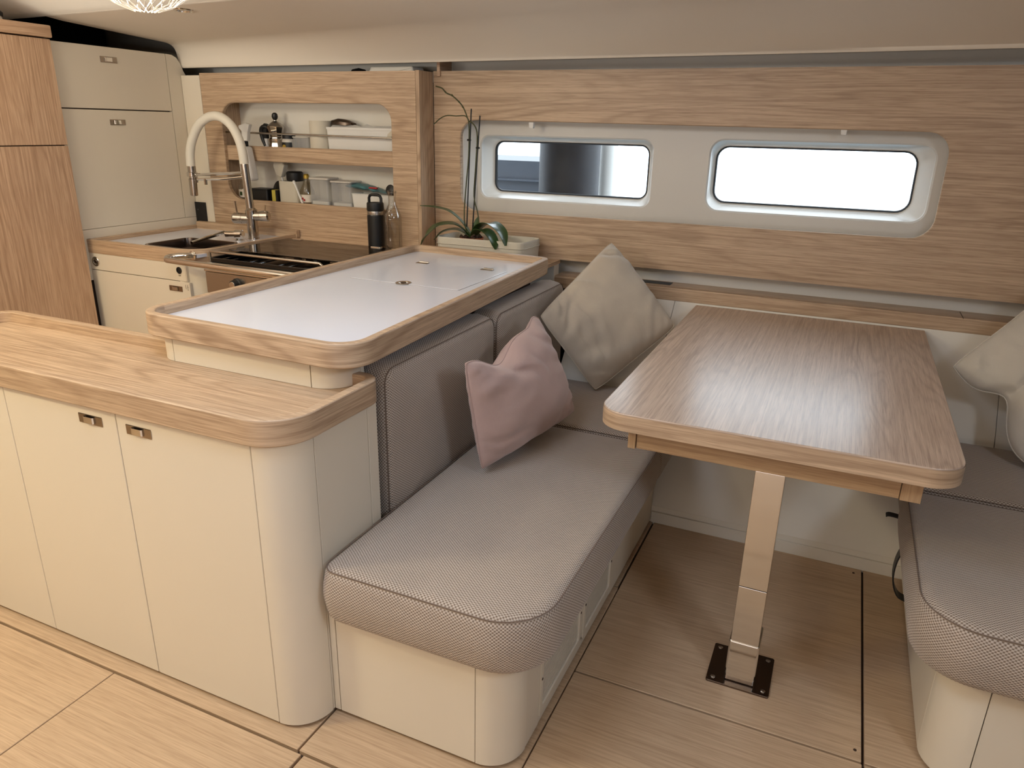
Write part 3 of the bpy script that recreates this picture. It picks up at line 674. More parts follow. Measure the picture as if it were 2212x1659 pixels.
pillow('scatter_pillow', [(-0.845, 2.855, 0.985), (-0.525, 2.74, 0.692), (-0.775, 2.53, 0.447), (-0.960, 2.375, 0.760)], 0.080, 'linen',
       'large plain beige pillow balanced on one corner in the settee corner', wr=0.018, pin=0.035, seed=3,
       folds=((0.25, 0.85, 0.5, 0.85, 0.03, 0.15, -0.016), (0.55, 0.86, 0.9, 0.35, 0.022, 0.16, -0.014), (0.72, 0.80, 0.9, 0.45, 0.02, 0.15, -0.012), (0.62, 0.70, 0.9, 0.4, 0.02, 0.16, 0.009), (0.12, 0.55, 1, -0.1, 0.025, 0.15, 0.012), (0.35, 0.78, 0.9, 0.3, 0.02, 0.18, 0.011), (0.1, 0.82, 0.6, 0.8, 0.02, 0.1, -0.014)))
def pinkoff(s, t, side):
    d = math.exp(-((s-0.33)/0.17)**2)*(1-t)**3; e = math.exp(-((s-0.93)/0.10)**2)*(1-t)**5
    return Vector((0.012*d, 0.01*d, -0.052*d))+Vector((-0.02, 0.01, 0.018))*e
pillow('scatter_pillow', [(-0.850, 1.595, 0.825), (-0.865, 2.180, 0.805), (-0.735, 2.205, 0.492), (-0.842, 1.685, 0.468)], 0.075, 'pink',
       'dusty pink linen pillow leaning on the left back cushion', wr=0.018, pin=0.045, seed=11, off=pinkoff,
       folds=((0.45, 0.2, 0.45, 0.9, 0.035, 0.2, -0.016), (0.62, 0.22, 0.2, 1, 0.03, 0.18, -0.010), (0.2, 0.75, 0.9, 0.3, 0.03, 0.2, -0.006), (0.25, 0.92, 1, 0.1, 0.02, 0.2, 0.006)))
def roff(s, t, side):
    d = math.exp(-((s-0.42)/0.13)**2)*math.exp(-((t-1.0)/0.14)**2)
    e = math.exp(-((s-0.78)/0.2)**2)*math.exp(-((t-1.0)/0.25)**2)
    return Vector((0.035, 0.03, 0.035))*d+Vector((-0.03, -0.02, -0.01))*e
pillow('scatter_pillow', [(0.66, 2.86, 0.985), (1.05, 2.70, 0.72), (0.665, 2.44, 0.445), (0.375, 2.665, 0.690)], 0.095, 'linen2',
       'pale linen pillow at the right edge beside the table', wr=0.014, pin=0.05, seed=23, off=roff,
       folds=((0.42, 0.8, 0.15, -1, 0.03, 0.28, -0.022), (0.2, 0.6, 1, 0.2, 0.025, 0.15, -0.010), (0.7, 0.8, 0.3, 1, 0.03, 0.15, -0.012)))

# ================================================================== LEFT: tall lockers
GX = -3.10
ol_ = thing('oak_locker', 'tall oak locker with a dark seam at the left edge', 'cabinet', (-3.4, 1.5, 0))
finish('locker_body', box(BM(), -3.85, -3.075, 0.9, 2.192, 0.0, 1.698), M['gap'], ol_)
finish('door', box(BM(), -3.075, -3.055, 0.9, 2.194, 1.290, 1.697, 0.0015, 1), M['oak_front'], ol_, 'z')
finish('door', box(BM(), -3.075, -3.055, 0.9, 2.194, 0.02, 1.286, 0.0015, 1), M['oak_front'], ol_, 'z')
finish('cornice', box(BM(), -3.85, -3.045, 0.9, 2.200, 1.702, 1.748, 0.004), M['oak_front'], ol_)
jt = thing('jar', 'small pale jar with a dark lid on top of the oak locker', 'jar', (-3.15, 2.05, 1.748))
finish('jar_body', lathe(BM(), [(0.035, 0), (0.036, 0.012), (0.034, 0.02)], (-3.15, 2.035, 1.748), 20), M['tplastic'], jt)
finish('lid', lathe(BM(), [(0.040, 0.019), (0.041, 0.032), (0.036, 0.038), (0, 0.04)], (-3.15, 2.035, 1.748), 20), M['black'], jt)
tl = thing('tall_locker', 'tall cream locker with two flap doors beside the sink', 'cabinet', (-3.5, 2.5, 0))
finish('locker_body', box(BM(), -3.80, GX-0.016, 2.20, 2.80, 0.0, 1.692), M['gap'], tl)
d1 = finish('door', box(BM(), GX-0.016, GX, 2.200, 2.801, 1.4395, 1.697, 0.0012, 1), M['cream'], tl)
d2 = finish('door', box(BM(), GX-0.016, GX, 2.200, 2.801, 0.9265, 1.4345, 0.0012, 1), M['cream'], tl)
finish('lower_panel', box(BM(), GX-0.016, GX, 2.200, 2.918, 0.70, 0.9250, 0.001, 1), M['cream'], tl)
pf = [(2.8035, 0.9265), (2.918, 0.9265), (2.918, 1.600), (2.900, 1.625), (2.885, 1.660), (2.866, 1.684), (2.840, 1.695), (2.8035, 1.697)]
finish('shaped_panel', prism(BM(), pf, GX-0.016, GX, 0, 'x'), M['cream'], tl)
finish('shaped_side', prism(BM(), pf, -3.80, GX-0.016, 0, 'x'), M['cream'], tl)
handle(d1, (GX+0.0005, 2.487, 1.645), (1, 0, 0), (0, 1, 0), 1.05); handle(d2, (GX+0.0005, 2.487, 1.383), (1, 0, 0), (0, 1, 0), 1.0)

# ================================================================== GALLEY COUNTER
gc = thing('galley_counter', 'cream galley counter with oak edge and a sink along the far left wall', 'counter', (-2.76, 2.55, 0))
CX1, CY0, CY1 = -2.435, 2.235, 2.876
co = rpoly([(-3.099, CY0), (CX1, CY0), (CX1, CY1), (-3.099, CY1)], [0.002, 0.13, 0.002, 0.002], 9)
finish('counter_body', prism(BM(), inset(co, 0.010), 0.012, 0.826), M['gap'], gc)
finish('plinth', prism(BM(), inset(co, 0.05), 0, 0.013), M['gap'], gc)
def rimband(bm, ol, z0, z1, zi, w, r=0.003):
    rings = [[(p[0], p[1], z0) for p in ol]]
    for t in range(4): a = PI/2*t/3; rings.append([(p[0], p[1], z1-r+r*math.sin(a)) for p in inset(ol, r*(1-math.cos(a)))])
    for t in range(4): a = PI/2*t/3; rings.append([(p[0], p[1], z1-r+r*math.cos(a)) for p in inset(ol, w-r+r*math.sin(a))])
    rings.append([(p[0], p[1], zi) for p in inset(ol, w)]); rings.append([(p[0], p[1], z0) for p in inset(ol, w)]); rings.append(rings[0]); loft(bm, rings, True, False, False); return bm
finish('oak_edge', rimband(BM(), co, 0.826, 0.886, 0.86, 0.018), M['oak'], gc, arc=2)
sh = rrect(-2.86, -2.545, 2.335, 2.585, 0.035, 6)
b = BM(); holed(b, -3.085, CX1-0.016, CY0+0.016, CY1-0.016, sh, 0.868, 0.855, 'z', 0.006); finish('white_worktop', b, M['whitetop'], gc)
b = BM(); loft(b, [[(p[0], p[1], 0.864) for p in inset(sh, -0.012)], [(p[0], p[1], 0.8695) for p in inset(sh, -0.010)], [(p[0], p[1], 0.8695) for p in inset(sh, 0.002)], [(p[0], p[1], 0.84) for p in inset(sh, 0.006)], [(p[0], p[1], 0.73) for p in inset(sh, 0.012)], [(p[0], p[1], 0.72) for p in inset(sh, 0.03)]], True, False, True)
finish('sink_basin', b, M['darksink'] if 'darksink' in M else M['darksteel'], gc)
finish('backsplash', box(BM(), -3.085, CX1+0.005, CY1-0.025, CY1+0.001, 0.866, 0.905, 0.004), M['oak'], gc)
tp = finish('top_panel', box(BM(), -3.097, -2.513, CY0, CY0+0.012, 0.7515, 0.825, 0.001, 1), M['cream'], gc)
dp = finish('door', box(BM(), -3.097, -2.498, CY0, CY0+0.012, 0.10, 0.7485, 0.001, 1), M['cream'], gc)
corner(CX1-0.13, CY0+0.13, 0.13, -PI/2+0.42, 0, 0.012, 0.826, gc, 0.012)
finish('corner_filler', prism(BM(), [(-2.5115, CY0), (-2.508, CY0), (-2.508, CY0+0.013), (-2.5115, CY0+0.013)], 0.7515, 0.826), M['cream'], gc)
corner(CX1-0.13, CY0+0.13, 0.13, -PI/2-0.0, -PI/2+0.42, 0.7515, 0.826, gc, 0.012); corner(CX1-0.13, CY0+0.13, 0.13, -PI/2+0.1, -PI/2+0.42, 0.012, 0.7515, gc, 0.012)
roundlatch((-3.060, CY0-0.001, 0.789), tp, 0.022, (0, -1, 0))
hn = finish('socket', lathe(BM(), [(0.015, 0), (0.015, 0.002), (0.012, 0.003), (0.0105, -0.004), (0, -0.004)], (-2.548, CY0-0.0005, 0.797), 18, (0, -1, 0)), M['black'], tp)
fc = bpy.data.curves.new('marking', 'FONT'); fc.body = 'TAP'; fc.size = 0.008; fc.extrude = 0.0001; fo0 = bpy.data.objects.new('t', fc); COL.objects.link(fo0); bpy.context.view_layer.update(); me_ = bpy.data.meshes.new_from_object(fo0); bpy.data.objects.remove(fo0); me_.materials.clear(); me_.materials.append(M['black']); fo = bpy.data.objects.new('marking', me_); COL.objects.link(fo)
fo.location = (-2.556, CY0-0.0012, 0.772); fo.rotation_euler = (PI/2, 0, 0); fo.parent = tp; fo.matrix_parent_inverse = Matrix.Identity(4)
handle(dp, (-2.580, CY0-0.0005, 0.716), (0, -1, 0), (1, 0, 0), 0.95)
# little etched mark near the door corner
b = BM()
for a in ([(-2.515, 0.738), (-2.515, 0.720), (-2.508, 0.720)], [(-2.504, 0.738), (-2.504, 0.715)], [(-2.509, 0.728), (-2.499, 0.728)], [(-2.507, 0.715), (-2.501, 0.715)]):
    tube(b, [(x-0.006, CY0-0.0006, z) for x, z in a], 0.0007, 5)
finish('door_mark', b, M['gapl'], dp)
# galley back wall: cream strip, oak frame with a niche
gw = thing('galley_niche', 'oak wall frame with rounded storage niche and shelf above the stove', 'shelf', (-2.36, 2.88, 1.2))
nh = rpoly([(-2.866, 1.030), (-1.885, 1.030), (-1.885, 1.483), (-2.866, 1.483)], [0.085, 0.03, 0.075, 0.085], 8)
finish('oak_frame', holed(BM(), -2.977, -1.757, 0.80, 1.616, nh, 2.880, 2.900), M['oak'], gw)
finish('end_post', box(BM(), -1.7565, -1.7385, 2.880, 2.9985, 0.80, 1.618, 0.001, 1), M['oak'], gw, 'z')
finish('back_board', box(BM(), -2.95, -1.78, 3.035, 3.045, 0.95, 1.55), M['liner'], gw)
finish('niche_end', box(BM(), -2.90, -2.890, 2.90, 3.035, 0.98, 1.53), M['oak'], gw, 'z')
finish('niche_end', box(BM(), -1.86, -1.850, 2.90, 3.035, 0.98, 1.53), M['oak'], gw, 'z')
finish('shelf_front', box(BM(), -2.889, -1.861, 2.901, 2.914, 1.216, 1.286, 0.0015, 1), M['oak'], gw)
finish('shelf_board', box(BM(), -2.889, -1.861, 2.914, 3.035, 1.255, 1.264), M['oak'], gw)
finish('niche_floor', box(BM(), -2.889, -1.861, 2.900, 3.035, 1.005, 1.022), M['oak'], gw)
finish('niche_roof', box(BM(), -2.889, -1.861, 2.900, 3.035, 1.525, 1.535), M['liner'], gw)
finish('cream_strip', box(BM(), -3.098, -2.979, 2.879, 2.895, 0.80, 1.606, 0.001, 1), M['cream'], gw)
rl = finish('fiddle_rail', tube(BM(), [(-2.889, 2.912, 1.348), (-1.861, 2.912, 1.341)], 0.0045, 10), M['steel'], gw)
ou = thing('power_socket', 'square black wall socket left of the oak niche', 'socket', (-3.08, 2.878, 0.95))
b = BM(); box(b, -3.133, -3.028, 2.872, 2.879, 0.897, 1.000, 0.002); finish('socket_plate', b, M['black'], ou)
finish('socket_light', lathe(BM(), [(0.0015, 0), (0, 0.001)], (-3.082, 2.8715, 0.962), 8, (0, -1, 0)), M['wplastic'], ou)
# ledge behind stove and island
lb = thing('side_ledge', 'oak ledge under the planter between island and window panel', 'shelf', (-1.5, 2.85, 0.85))
finish('ledge_board', box(BM(), -1.737, -1.112, 2.715, 2.999, 0.842, 0.858, 0.002), M['oak'], lb)
finish('ledge_support', box(BM(), -1.730, -1.118, 2.94, 2.998, 0.0, 0.842), M['liner'], lb)
cr = thing('stove_surround', 'narrow oak counter strip behind and right of the stove', 'counter', (-2.1, 2.8, 0))
finish('ledge_board', box(BM(), CX1+0.004, -1.742, 2.760, 2.878, 0.842, 0.858, 0.002), M['oak'], cr)
finish('ledge_support', box(BM(), CX1+0.01, -1.742, 2.80, 2.876, 0.0, 0.842), M['liner'], cr)
# ---- stove
sv = thing('stove', 'black and steel gas stove with a glass lid in the galley', 'stove', (-2.12, 2.5, 0))
SX0, SX1, SY0, SY1 = -2.412, -1.812, 2.262, 2.745
finish('stove_body', box(BM(), SX0, SX1, SY0, SY1, 0.12, 0.822, 0.003), M['steel'], sv)
finish('gimbal_foot', box(BM(), SX0+0.05, SX1-0.05, SY0+0.06, SY1-0.06, 0.0, 0.121), M['gap'], sv)
hobol = rrect(SX0+0.004, SX1-0.004, SY0+0.002, SY1-0.002, 0.02, 4)
b = BM(); tray(b, hobol, 0.822, 0.860, 0.828, 0.010, 0.003); finish('hob', b, M['blackgloss'], sv)
for (x, y, r) in ((-2.26, 2.36, 0.036), (-1.96, 2.37, 0.030), (-2.10, 2.60, 0.045)):
    bn = finish('burner', lathe(BM(), [(r*1.3, 0), (r*1.3, 0.006), (r, 0.010), (r, 0.016), (r*0.9, 0.018), (0, 0.019)], (x, y, 0.828), 24), M['blackgloss'], sv)
    finish('burner_ring', lathe(BM(), [(r*1.02, 0.010), (r*1.04, 0.013), (r*1.02, 0.016)], (x, y, 0.828), 24, cap0=False, cap1=False), M['steel'], bn)
b = BM()
for x in (-2.36, -2.31, -2.21, -2.16, -2.06, -2.01, -1.91, -1.86): tube(b, [(x, 2.285, 0.832), (x, 2.285, 0.852), (x, 2.45, 0.852)], 0.003, 6)
tube(b, [(-2.39, 2.295, 0.850), (-1.84, 2.295, 0.850)], 0.003, 6); tube(b, [(-2.39, 2.44, 0.850), (-1.84, 2.44, 0.850)], 0.003, 6)
finish('pan_grid', b, M['blackgloss'], sv)
fr = BM(); tube(fr, [(-2.398, 2.268, 0.842), (-2.398, 2.268, 0.880), (-2.392, 2.268, 0.886), (-1.83, 2.268, 0.886), (-1.82, 2.268, 0.880), (-1.82, 2.268, 0.842)], 0.0058, 10); finish('fiddle_bar', fr, M['steel'], sv)
finish('fiddle_bar', tube(BM(), [(-2.395, 2.25, 0.836), (-1.82, 2.25, 0.836)], 0.009, 12), M['chrome'], sv)
finish('control_panel', box(BM(), SX0+0.006, SX1-0.006, 2.240, 2.262, 0.716, 0.806, 0.003), M['copper'] if 'copper' in M else M['steel'], sv)
finish('panel_trim', box(BM(), SX0+0.006, SX1-0.006, 2.234, 2.262, 0.808, 0.818, 0.003), M['chrome'], sv)
finish('oven_door', box(BM(), SX0+0.006, SX1-0.006, 2.242, 2.262, 0.16, 0.708, 0.004), M['blackgloss'], sv)
finish('oven_handle', tube(BM(), [(-2.35, 2.262, 0.68), (-2.35, 2.21, 0.68), (-1.87, 2.21, 0.68), (-1.87, 2.262, 0.68)], 0.008, 10), M['chrome'], sv)
for x in (-2.235, -2.10, -1.97):
    kb = finish('knob', lathe(BM(), [(0.023, 0), (0.023, 0.006), (0.019, 0.009), (0.018, 0.026), (0.015, 0.03), (0, 0.03)], (x, 2.240, 0.770), 24, (0, -1, 0)), M['black'], sv)
    finish('knob_cap', lathe(BM(), [(0.0145, 0.0295), (0.013, 0.032), (0, 0.032)], (x, 2.240, 0.770), 20, (0, -1, 0)), M['chrome'], kb)
lido = rrect(-2.405, -1.818, 2.375, 2.757, 0.012, 4)
lid = finish('glass_lid', prism(BM(), lido, 0.874, 0.880, 0.001), M['lidglass'], sv)
finish('lid_hinge', box(BM(), -2.36, -2.31, 2.735, 2.757, 0.858, 0.8845, 0.003), M['chrome'], lid); finish('lid_hinge', box(BM(), -1.92, -1.87, 2.735, 2.757, 0.858, 0.8845, 0.003), M['chrome'], lid)
hr_ = thing('grab_rail', 'thick polished steel grab rail in front of the stove', 'rail', (-2.2, 2.16, 0.86))
b = BM(); tube(b, [(-2.470, 2.240, 0.866), (-2.478, 2.215, 0.868), (-2.512, 2.170, 0.866), (-2.500, 2.138, 0.862), (-2.44, 2.130, 0.860), (-2.1, 2.128, 0.857), (-1.75, 2.126, 0.855), (-1.70, 2.13, 0.855), (-1.68, 2.15, 0.855)], 0.0125, 14, 5)
finish('rail_tube', b, M['chrome'], hr_); finish('rail_flange', lathe(BM(), [(0.019, 0), (0.019, 0.004), (0.014, 0.007)], (-2.468, 2.244, 0.866), 16, (0, -1, 0)), M['chrome'], hr_)
finish('rail_flange', lathe(BM(), [(0.018, 0), (0.018, 0.004)], (-1.666, 2.15, 0.855), 16, (-1, 0, 0)), M['chrome'], hr_)

# ---- taps
FYb = 2.72
ft = thing('kitchen_faucet', 'tall spring tap with a white hose arch over the sink', 'faucet', (-2.579, FYb, 0.868))
finish('faucet_body', lathe(BM(), [(0.027, 0.0), (0.027, 0.004), (0.0255, 0.008), (0.0255, 0.095), (0.027, 0.10), (0.028, 0.135), (0.022, 0.14), (0.0185, 0.145)], (-2.579, FYb, 0.868), 24), M['satin'], ft)
finish('riser', tube(BM(), [(-2.582, FYb, 1.00), (-2.594, FYb, 1.225)], 0.0185, 16), M['satin'], ft)
finish('hose', tube(BM(), [(-2.594, FYb, 1.212), (-2.597, FYb, 1.262), (-2.612, FYb, 1.320), (-2.645, FYb, 1.375), (-2.690, FYb, 1.408), (-2.735, FYb, 1.420), (-2.790, FYb, 1.412), (-2.850, FYb, 1.378), (-2.900, FYb, 1.315), (-2.925, FYb, 1.255), (-2.932, FYb, 1.190)], 0.0205, 16, 5), M['hose'], ft)
finish('spray_head', lathe(BM(), [(0.019, 0.138), (0.019, 0.09), (0.0165, 0.088), (0.0165, 0.08), (0.019, 0.078), (0.018, 0.0), (0.014, -0.002)][::-1], (-2.932, FYb, 1.052), 20, (0.03, 0, 1)), M['satin'], ft)
finish('support_arm', tube(BM(), [(-2.600, FYb, 1.172), (-2.905, FYb, 1.150)], 0.0075, 10), M['chrome'], ft)
finish('arm_ring', lathe(BM(), [(0.021, -0.010), (0.025, -0.008), (0.025, 0.010), (0.021, 0.012)], (-2.929, FYb, 1.150), 20, cap0=False, cap1=False), M['chrome'], ft)
b = BM(); tube(b, [(-2.600, FYb-0.01, 1.155), (-2.70, FYb-0.03, 1.142), (-2.85, FYb-0.06, 1.135)], 0.0065, 10); tube(b, [(-2.795, FYb-0.05, 1.139), (-2.795, FYb-0.05, 1.112)], 0.008, 10); tube(b, [(-2.842, FYb-0.059, 1.146), (-2.842, FYb-0.059, 1.120)], 0.007, 10)
finish('filter_spout', b, M['chrome'], ft)
cb = finish('cartridge', lathe(BM(), [(0.024, 0), (0.024, 0.045), (0.0255, 0.047), (0.0255, 0.085), (0.02, 0.092), (0, 0.093)], (-2.579, FYb, 0.962), 22, (-1, -0.35, 0.02)), M['satin'], ft)
finish('lever', tube(BM(), [(-2.645, FYb-0.022, 0.970), (-2.652, FYb-0.024, 1.042)], 0.0055, 10), M['chrome'], cb)
cb = finish('cartridge', lathe(BM(), [(0.022, 0), (0.022, 0.04), (0.024, 0.042), (0.024, 0.078), (0.018, 0.084), (0, 0.085)], (-2.575, FYb, 0.975), 22, (1, 0.35, 0.03)), M['satin'], ft)
finish('lever', tube(BM(), [(-2.515, FYb+0.02, 0.995), (-2.509, FYb+0.022, 1.030)], 0.003, 8), M['chrome'], cb)
sf = thing('sink_tap', 'small low chrome tap reaching over the sink in front of the tall tap', 'faucet', (-2.60, 2.64, 0.868))
finish('tap_base', lathe(BM(), [(0.020, 0), (0.020, 0.005), (0.015, 0.008), (0.015, 0.018)], (-2.590, 2.635, 0.868), 20), M['chrome'], sf)
finish('tap_body', lathe(BM(), [(0.012, 0), (0.016, 0.004), (0.016, 0.05), (0.021, 0.053), (0.021, 0.085), (0.015, 0.09), (0, 0.09)], (-2.640, 2.605, 0.900), 20, (1, 0.25, 0.02)), M['chrome'], sf)
finish('tap_spout', tube(BM(), [(-2.632, 2.612, 0.902), (-2.642, 2.60, 0.908), (-2.655, 2.50, 0.893), (-2.66, 2.42, 0.880)], 0.008, 10), M['chrome'], sf)

# ================================================================== NICHE CONTENTS
ZS, ZF, YN = 1.264, 1.022, 2.965      # shelf board top, niche floor, depth
def k(x, Y=YN): return x*Y/2.93
# spray bottle (stands on the niche floor, taller than the shelf front)
t = thing('spray_bottle', 'white spray bottle with black collar hanging by its trigger from the niche rail', 'bottle', (-2.70, 2.865, 1.125))
finish('bottle_body', prism(BM(), rpoly([(-2.740, 1.125), (-2.662, 1.125), (-2.690, 1.285), (-2.745, 1.285)], 0.014, 4), 2.835, 2.893, 0.016, 'y'), M['frostw'], t)
finish('collar', lathe(BM(), [(0.017, 0), (0.017, 0.024), (0.012, 0.026)], (-2.716, 2.864, 1.284), 18), M['black'], t)
b = BM(); prism(b, [(-2.722, 1.310), (-2.690, 1.310), (-2.682, 1.352), (-2.668, 1.385), (-2.690, 1.392), (-2.735, 1.380), (-2.735, 1.368), (-2.716, 1.352)], 2.853, 2.875, 0.003, 'y'); finish('spray_head', b, M['wplastic'], t)
finish('trigger', tube(BM(), [(-2.722, 2.864, 1.372), (-2.746, 2.885, 1.360), (-2.760, 2.900, 1.338), (-2.754, 2.900, 1.336), (-2.734, 2.876, 1.354)], 0.0035, 8), M['wplastic'], t)
t = thing('spray_nozzle', 'white and black nozzle of a bottle standing behind the spray bottle', 'nozzle', (-2.64, 2.95, ZS))
finish('bottle_neck', lathe(BM(), [(0.012, 0), (0.014, 0.012), (0.009, 0.04), (0.009, 0.06)], (-2.662, 2.955, ZS), 16), M['wplastic'], t)
b = BM(); prism(b, [(-2.675, 1.322), (-2.650, 1.322), (-2.648, 1.360), (-2.630, 1.385), (-2.660, 1.392), (-2.680, 1.376)], 2.945, 2.965, 0.002, 'y'); finish('nozzle_head', b, M['black'], t)
# moka pot
t = thing('moka_pot', 'octagonal polished moka pot with black knob on the upper shelf', 'coffee pot', (-2.595, 2.96, ZS))
mc = (-2.605, 2.965, ZS)
finish('boiler', lathe(BM(), [(0.040, 0), (0.042, 0.006), (0.033, 0.040), (0.035, 0.044), (0.035, 0.056), (0.030, 0.060)], mc, 8), M['chrome'], t)
finish('collector', lathe(BM(), [(0.030, 0.060), (0.028, 0.066), (0.040, 0.108), (0.041, 0.112)], mc, 8), M['chrome'], t)
lidm = finish('lid', lathe(BM(), [(0.042, 0.112), (0.040, 0.118), (0.014, 0.138), (0.006, 0.140), (0.006, 0.146)], mc, 8), M['steel'], t)
finish('knob', lathe(BM(), [(0.005, 0.142), (0.012, 0.150), (0.015, 0.160), (0.013, 0.172), (0.005, 0.178), (0, 0.178)], mc, 16), M['black'], lidm)
finish('pot_handle', tube(BM(), [(-2.640, 2.955, ZS+0.108), (-2.665, 2.95, ZS+0.112), (-2.682, 2.95, ZS+0.095), (-2.676, 2.95, ZS+0.055), (-2.662, 2.95, ZS+0.022)], lambda u: 0.009+0.003*math.sin(PI*u), 10, 4), M['black'], t)
def jar(label, x, y, z, r, h, body, lidm, cat='jar', lh=0.016, square=False, fill=None, name='storage_jar'):
    t = thing(name, label, cat, (x, y, z))
    if square:
        finish('jar_body', prism(BM(), rrect(x-r, x+r, y-r*0.8, y+r*0.8, r*0.22, 4), z, z+h, 0.003), M[body], t)
        if fill: finish('contents', prism(BM(), rrect(x-r*.92, x+r*.92, y-r*0.7, y+r*0.7, r*0.2, 4), z+0.002, z+h*0.17, 0.003), M[fill], t)
        finish('lid', prism(BM(), rrect(x-r*1.06, x+r*1.06, y-r*0.88, y+r*0.88, r*0.22, 4), z+h, z+h+lh, 0.003), M[lidm], t)
    else:
        finish('jar_body', lathe(BM(), [(r*0.95, 0), (r, 0.004), (r, h*0.88), (r*0.85, h)], (x, y, z), 20), M[body], t)
        finish('lid', lathe(BM(), [(r*0.9, h), (r*0.92, h+lh), (r*0.8, h+lh+0.002), (0, h+lh+0.002)], (x, y, z), 20), M[lidm], t)
    return t
j = jar('small dark labelled jar with a black lid right of the moka pot', -2.520, 2.955, ZS, 0.034, 0.060, 'glassdark', 'black')if 'glassdark' in M else jar('small dark labelled jar with a black lid right of the moka pot', -2.520, 2.955, ZS, 0.034, 0.060, 'tplastic', 'black')
b = BM(); n_ = 14
loft(b, [[(-2.520+0.0348*math.cos(-2.4+1.9*q/n_), 2.955+0.0348*math.sin(-2.4+1.9*q/n_), z) for q in range(n_+1)] for z in (ZS+0.006, ZS+0.044)], False, False, False); lab = finish('jar_label', b, M['black'], j)
b = BM(); lathe(b, [(0.010, 0), (0.010, 0.001), (0, 0.001)], (-2.522, 2.9195, ZS+0.024), 6, (0.1, -1, 0)); finish('label_badge', b, M['gold'], lab)
jar('clear plastic tub with a flat lid between dark jar and paper roll', -2.432, 2.965, ZS, 0.046, 0.066, 'frost', 'tplastic', 'tub', 0.006, True) if 'frost' in M else jar('clear plastic tub with a flat lid between dark jar and paper roll', -2.432, 2.965, ZS, 0.046, 0.066, 'clear', 'tplastic', 'tub', 0.006, True)
t = thing('paper_roll', 'beige kitchen paper roll standing on the upper shelf', 'paper roll', (-2.33, 2.97, ZS))
finish('roll_paper', lathe(BM(), [(0.052, 0), (0.053, 0.003), (0.053, 0.142), (0.051, 0.145), (0.020, 0.145), (0.019, 0.12)], (-2.338, 2.97, ZS), 28), M['canvas'], t)
t = thing('storage_bin', 'wide white storage bin on the upper shelf behind the rail', 'bin', (-2.08, 2.975, ZS))
bo2 = rrect(-2.283, -1.872, 2.935, 3.028, 0.012, 4)
b = BM(); loft(b, [[(p[0], p[1], ZS) for p in inset(bo2, 0.008)], [(p[0], p[1], ZS+0.108) for p in bo2], [(p[0], p[1], ZS+0.108) for p in inset(bo2, -0.003)], [(p[0], p[1], ZS+0.118) for p in inset(bo2, -0.003)], [(p[0], p[1], ZS+0.118) for p in inset(bo2, 0.003)], [(p[0], p[1], ZS+0.01) for p in inset(bo2, 0.01)]]); finish('bin_body', b, M['wplastic'], t)
b = BM()
vv = []
for i in range(13):
    x = -2.27+0.385*i/12; vv.append([(x, 2.945, ZS+0.112+0.006*noise.noise(Vector((i*0.8, 0, 0)))), (x, 2.975, ZS+0.128+0.012*noise.noise(Vector((i*0.9, 4, 0)))), (x, 3.02, ZS+0.114)])
loft(b, vv, False, False, False); finish('contents', b, M['wplastic'], t)
t = thing('folded_cloth', 'crumpled dark grey bag on top of the white bin', 'bag', (-2.22, 2.985, ZS+0.12))
b = BM(); lathe(b, [(0.001, 0.0), (0.055, 0.004), (0.05, 0.016), (0.025, 0.026), (0.001, 0.03)], (0, 0, 0), 16)
for v in b.verts: v.co = Vector((-2.215+v.co.x*1.3+0.006*noise.noise(v.co*40), 2.985+v.co.y*0.55, ZS+0.124+v.co.z*(1.1-6*v.co.x)+0.004*noise.noise(v.co*55+Vector((3, 1, 2)))))
finish('bag_body', b, M['greybag'] if 'greybag' in M else M['darksteel'], t)
t = thing('sponge_cloth', 'small pale cloth hung on the right end of the niche rail', 'cloth', (-1.90, 2.92, 1.34))
b = BM(); loft(b, [[(-1.935+0.02*q, 2.914+0.006*math.sin(q*1.7)+0.012*(u/3), 1.333+0.012*q+0.016*u*(0.5+0.15*q)) for q in range(4)] for u in range(4)], False, False, False); finish('cloth_sheet', b, M['canvas'], t)
# lower row
t = thing('soap_bottle', 'clear soap bottle with green label in the niche lower left corner', 'bottle', (-2.81, 2.95, ZF))
finish('bottle_body', lathe(BM(), [(0.030, 0), (0.033, 0.005), (0.033, 0.06), (0.024, 0.085), (0.010, 0.10), (0.010, 0.112)], (-2.825, 2.955, ZF), 20), M['clear'], t)
finish('bottle_label', lathe(BM(), [(0.0335, 0.012), (0.0335, 0.05)], (-2.825, 2.955, ZF), 20, cap0=False, cap1=False), M['label'], t)
finish('label_print', prism(BM(), rrect(-2.832, -2.818, ZF+0.022, ZF+0.04, 0.003, 3), 2.9205, 2.922, 0, 'y'), M['leaf'], t)
t = thing('black_tray', 'low black rectangular tin on the niche floor', 'tin', (-2.70, 2.95, ZF)); finish('tray_body', prism(BM(), rrect(-2.765, -2.658, 2.925, 2.995, 0.01, 4), ZF, ZF+0.056, 0.003), M['black'], t); finish('tray_rim', prism(BM(), rrect(-2.768, -2.655, 2.922, 2.998, 0.01, 4), ZF+0.052, ZF+0.060, 0.002), M['black'], t)
t = thing('tea_strainer', 'round black strainer leaning beside the yellow sponge', 'strainer', (-2.62, 2.96, ZF)); finish('strainer_disc', lathe(BM(), [(0.040, 0), (0.044, 0.006), (0.040, 0.014), (0.0, 0.02)], (-2.632, 2.985, ZF+0.056), 24, (-0.45, -1, 0.35)), M['black'], t); finish('strainer_handle', tube(BM(), [(-2.60, 2.97, ZF+0.062), (-2.575, 2.96, ZF+0.012), (-2.572, 2.955, ZF+0.002)], 0.006, 8), M['black'], t)
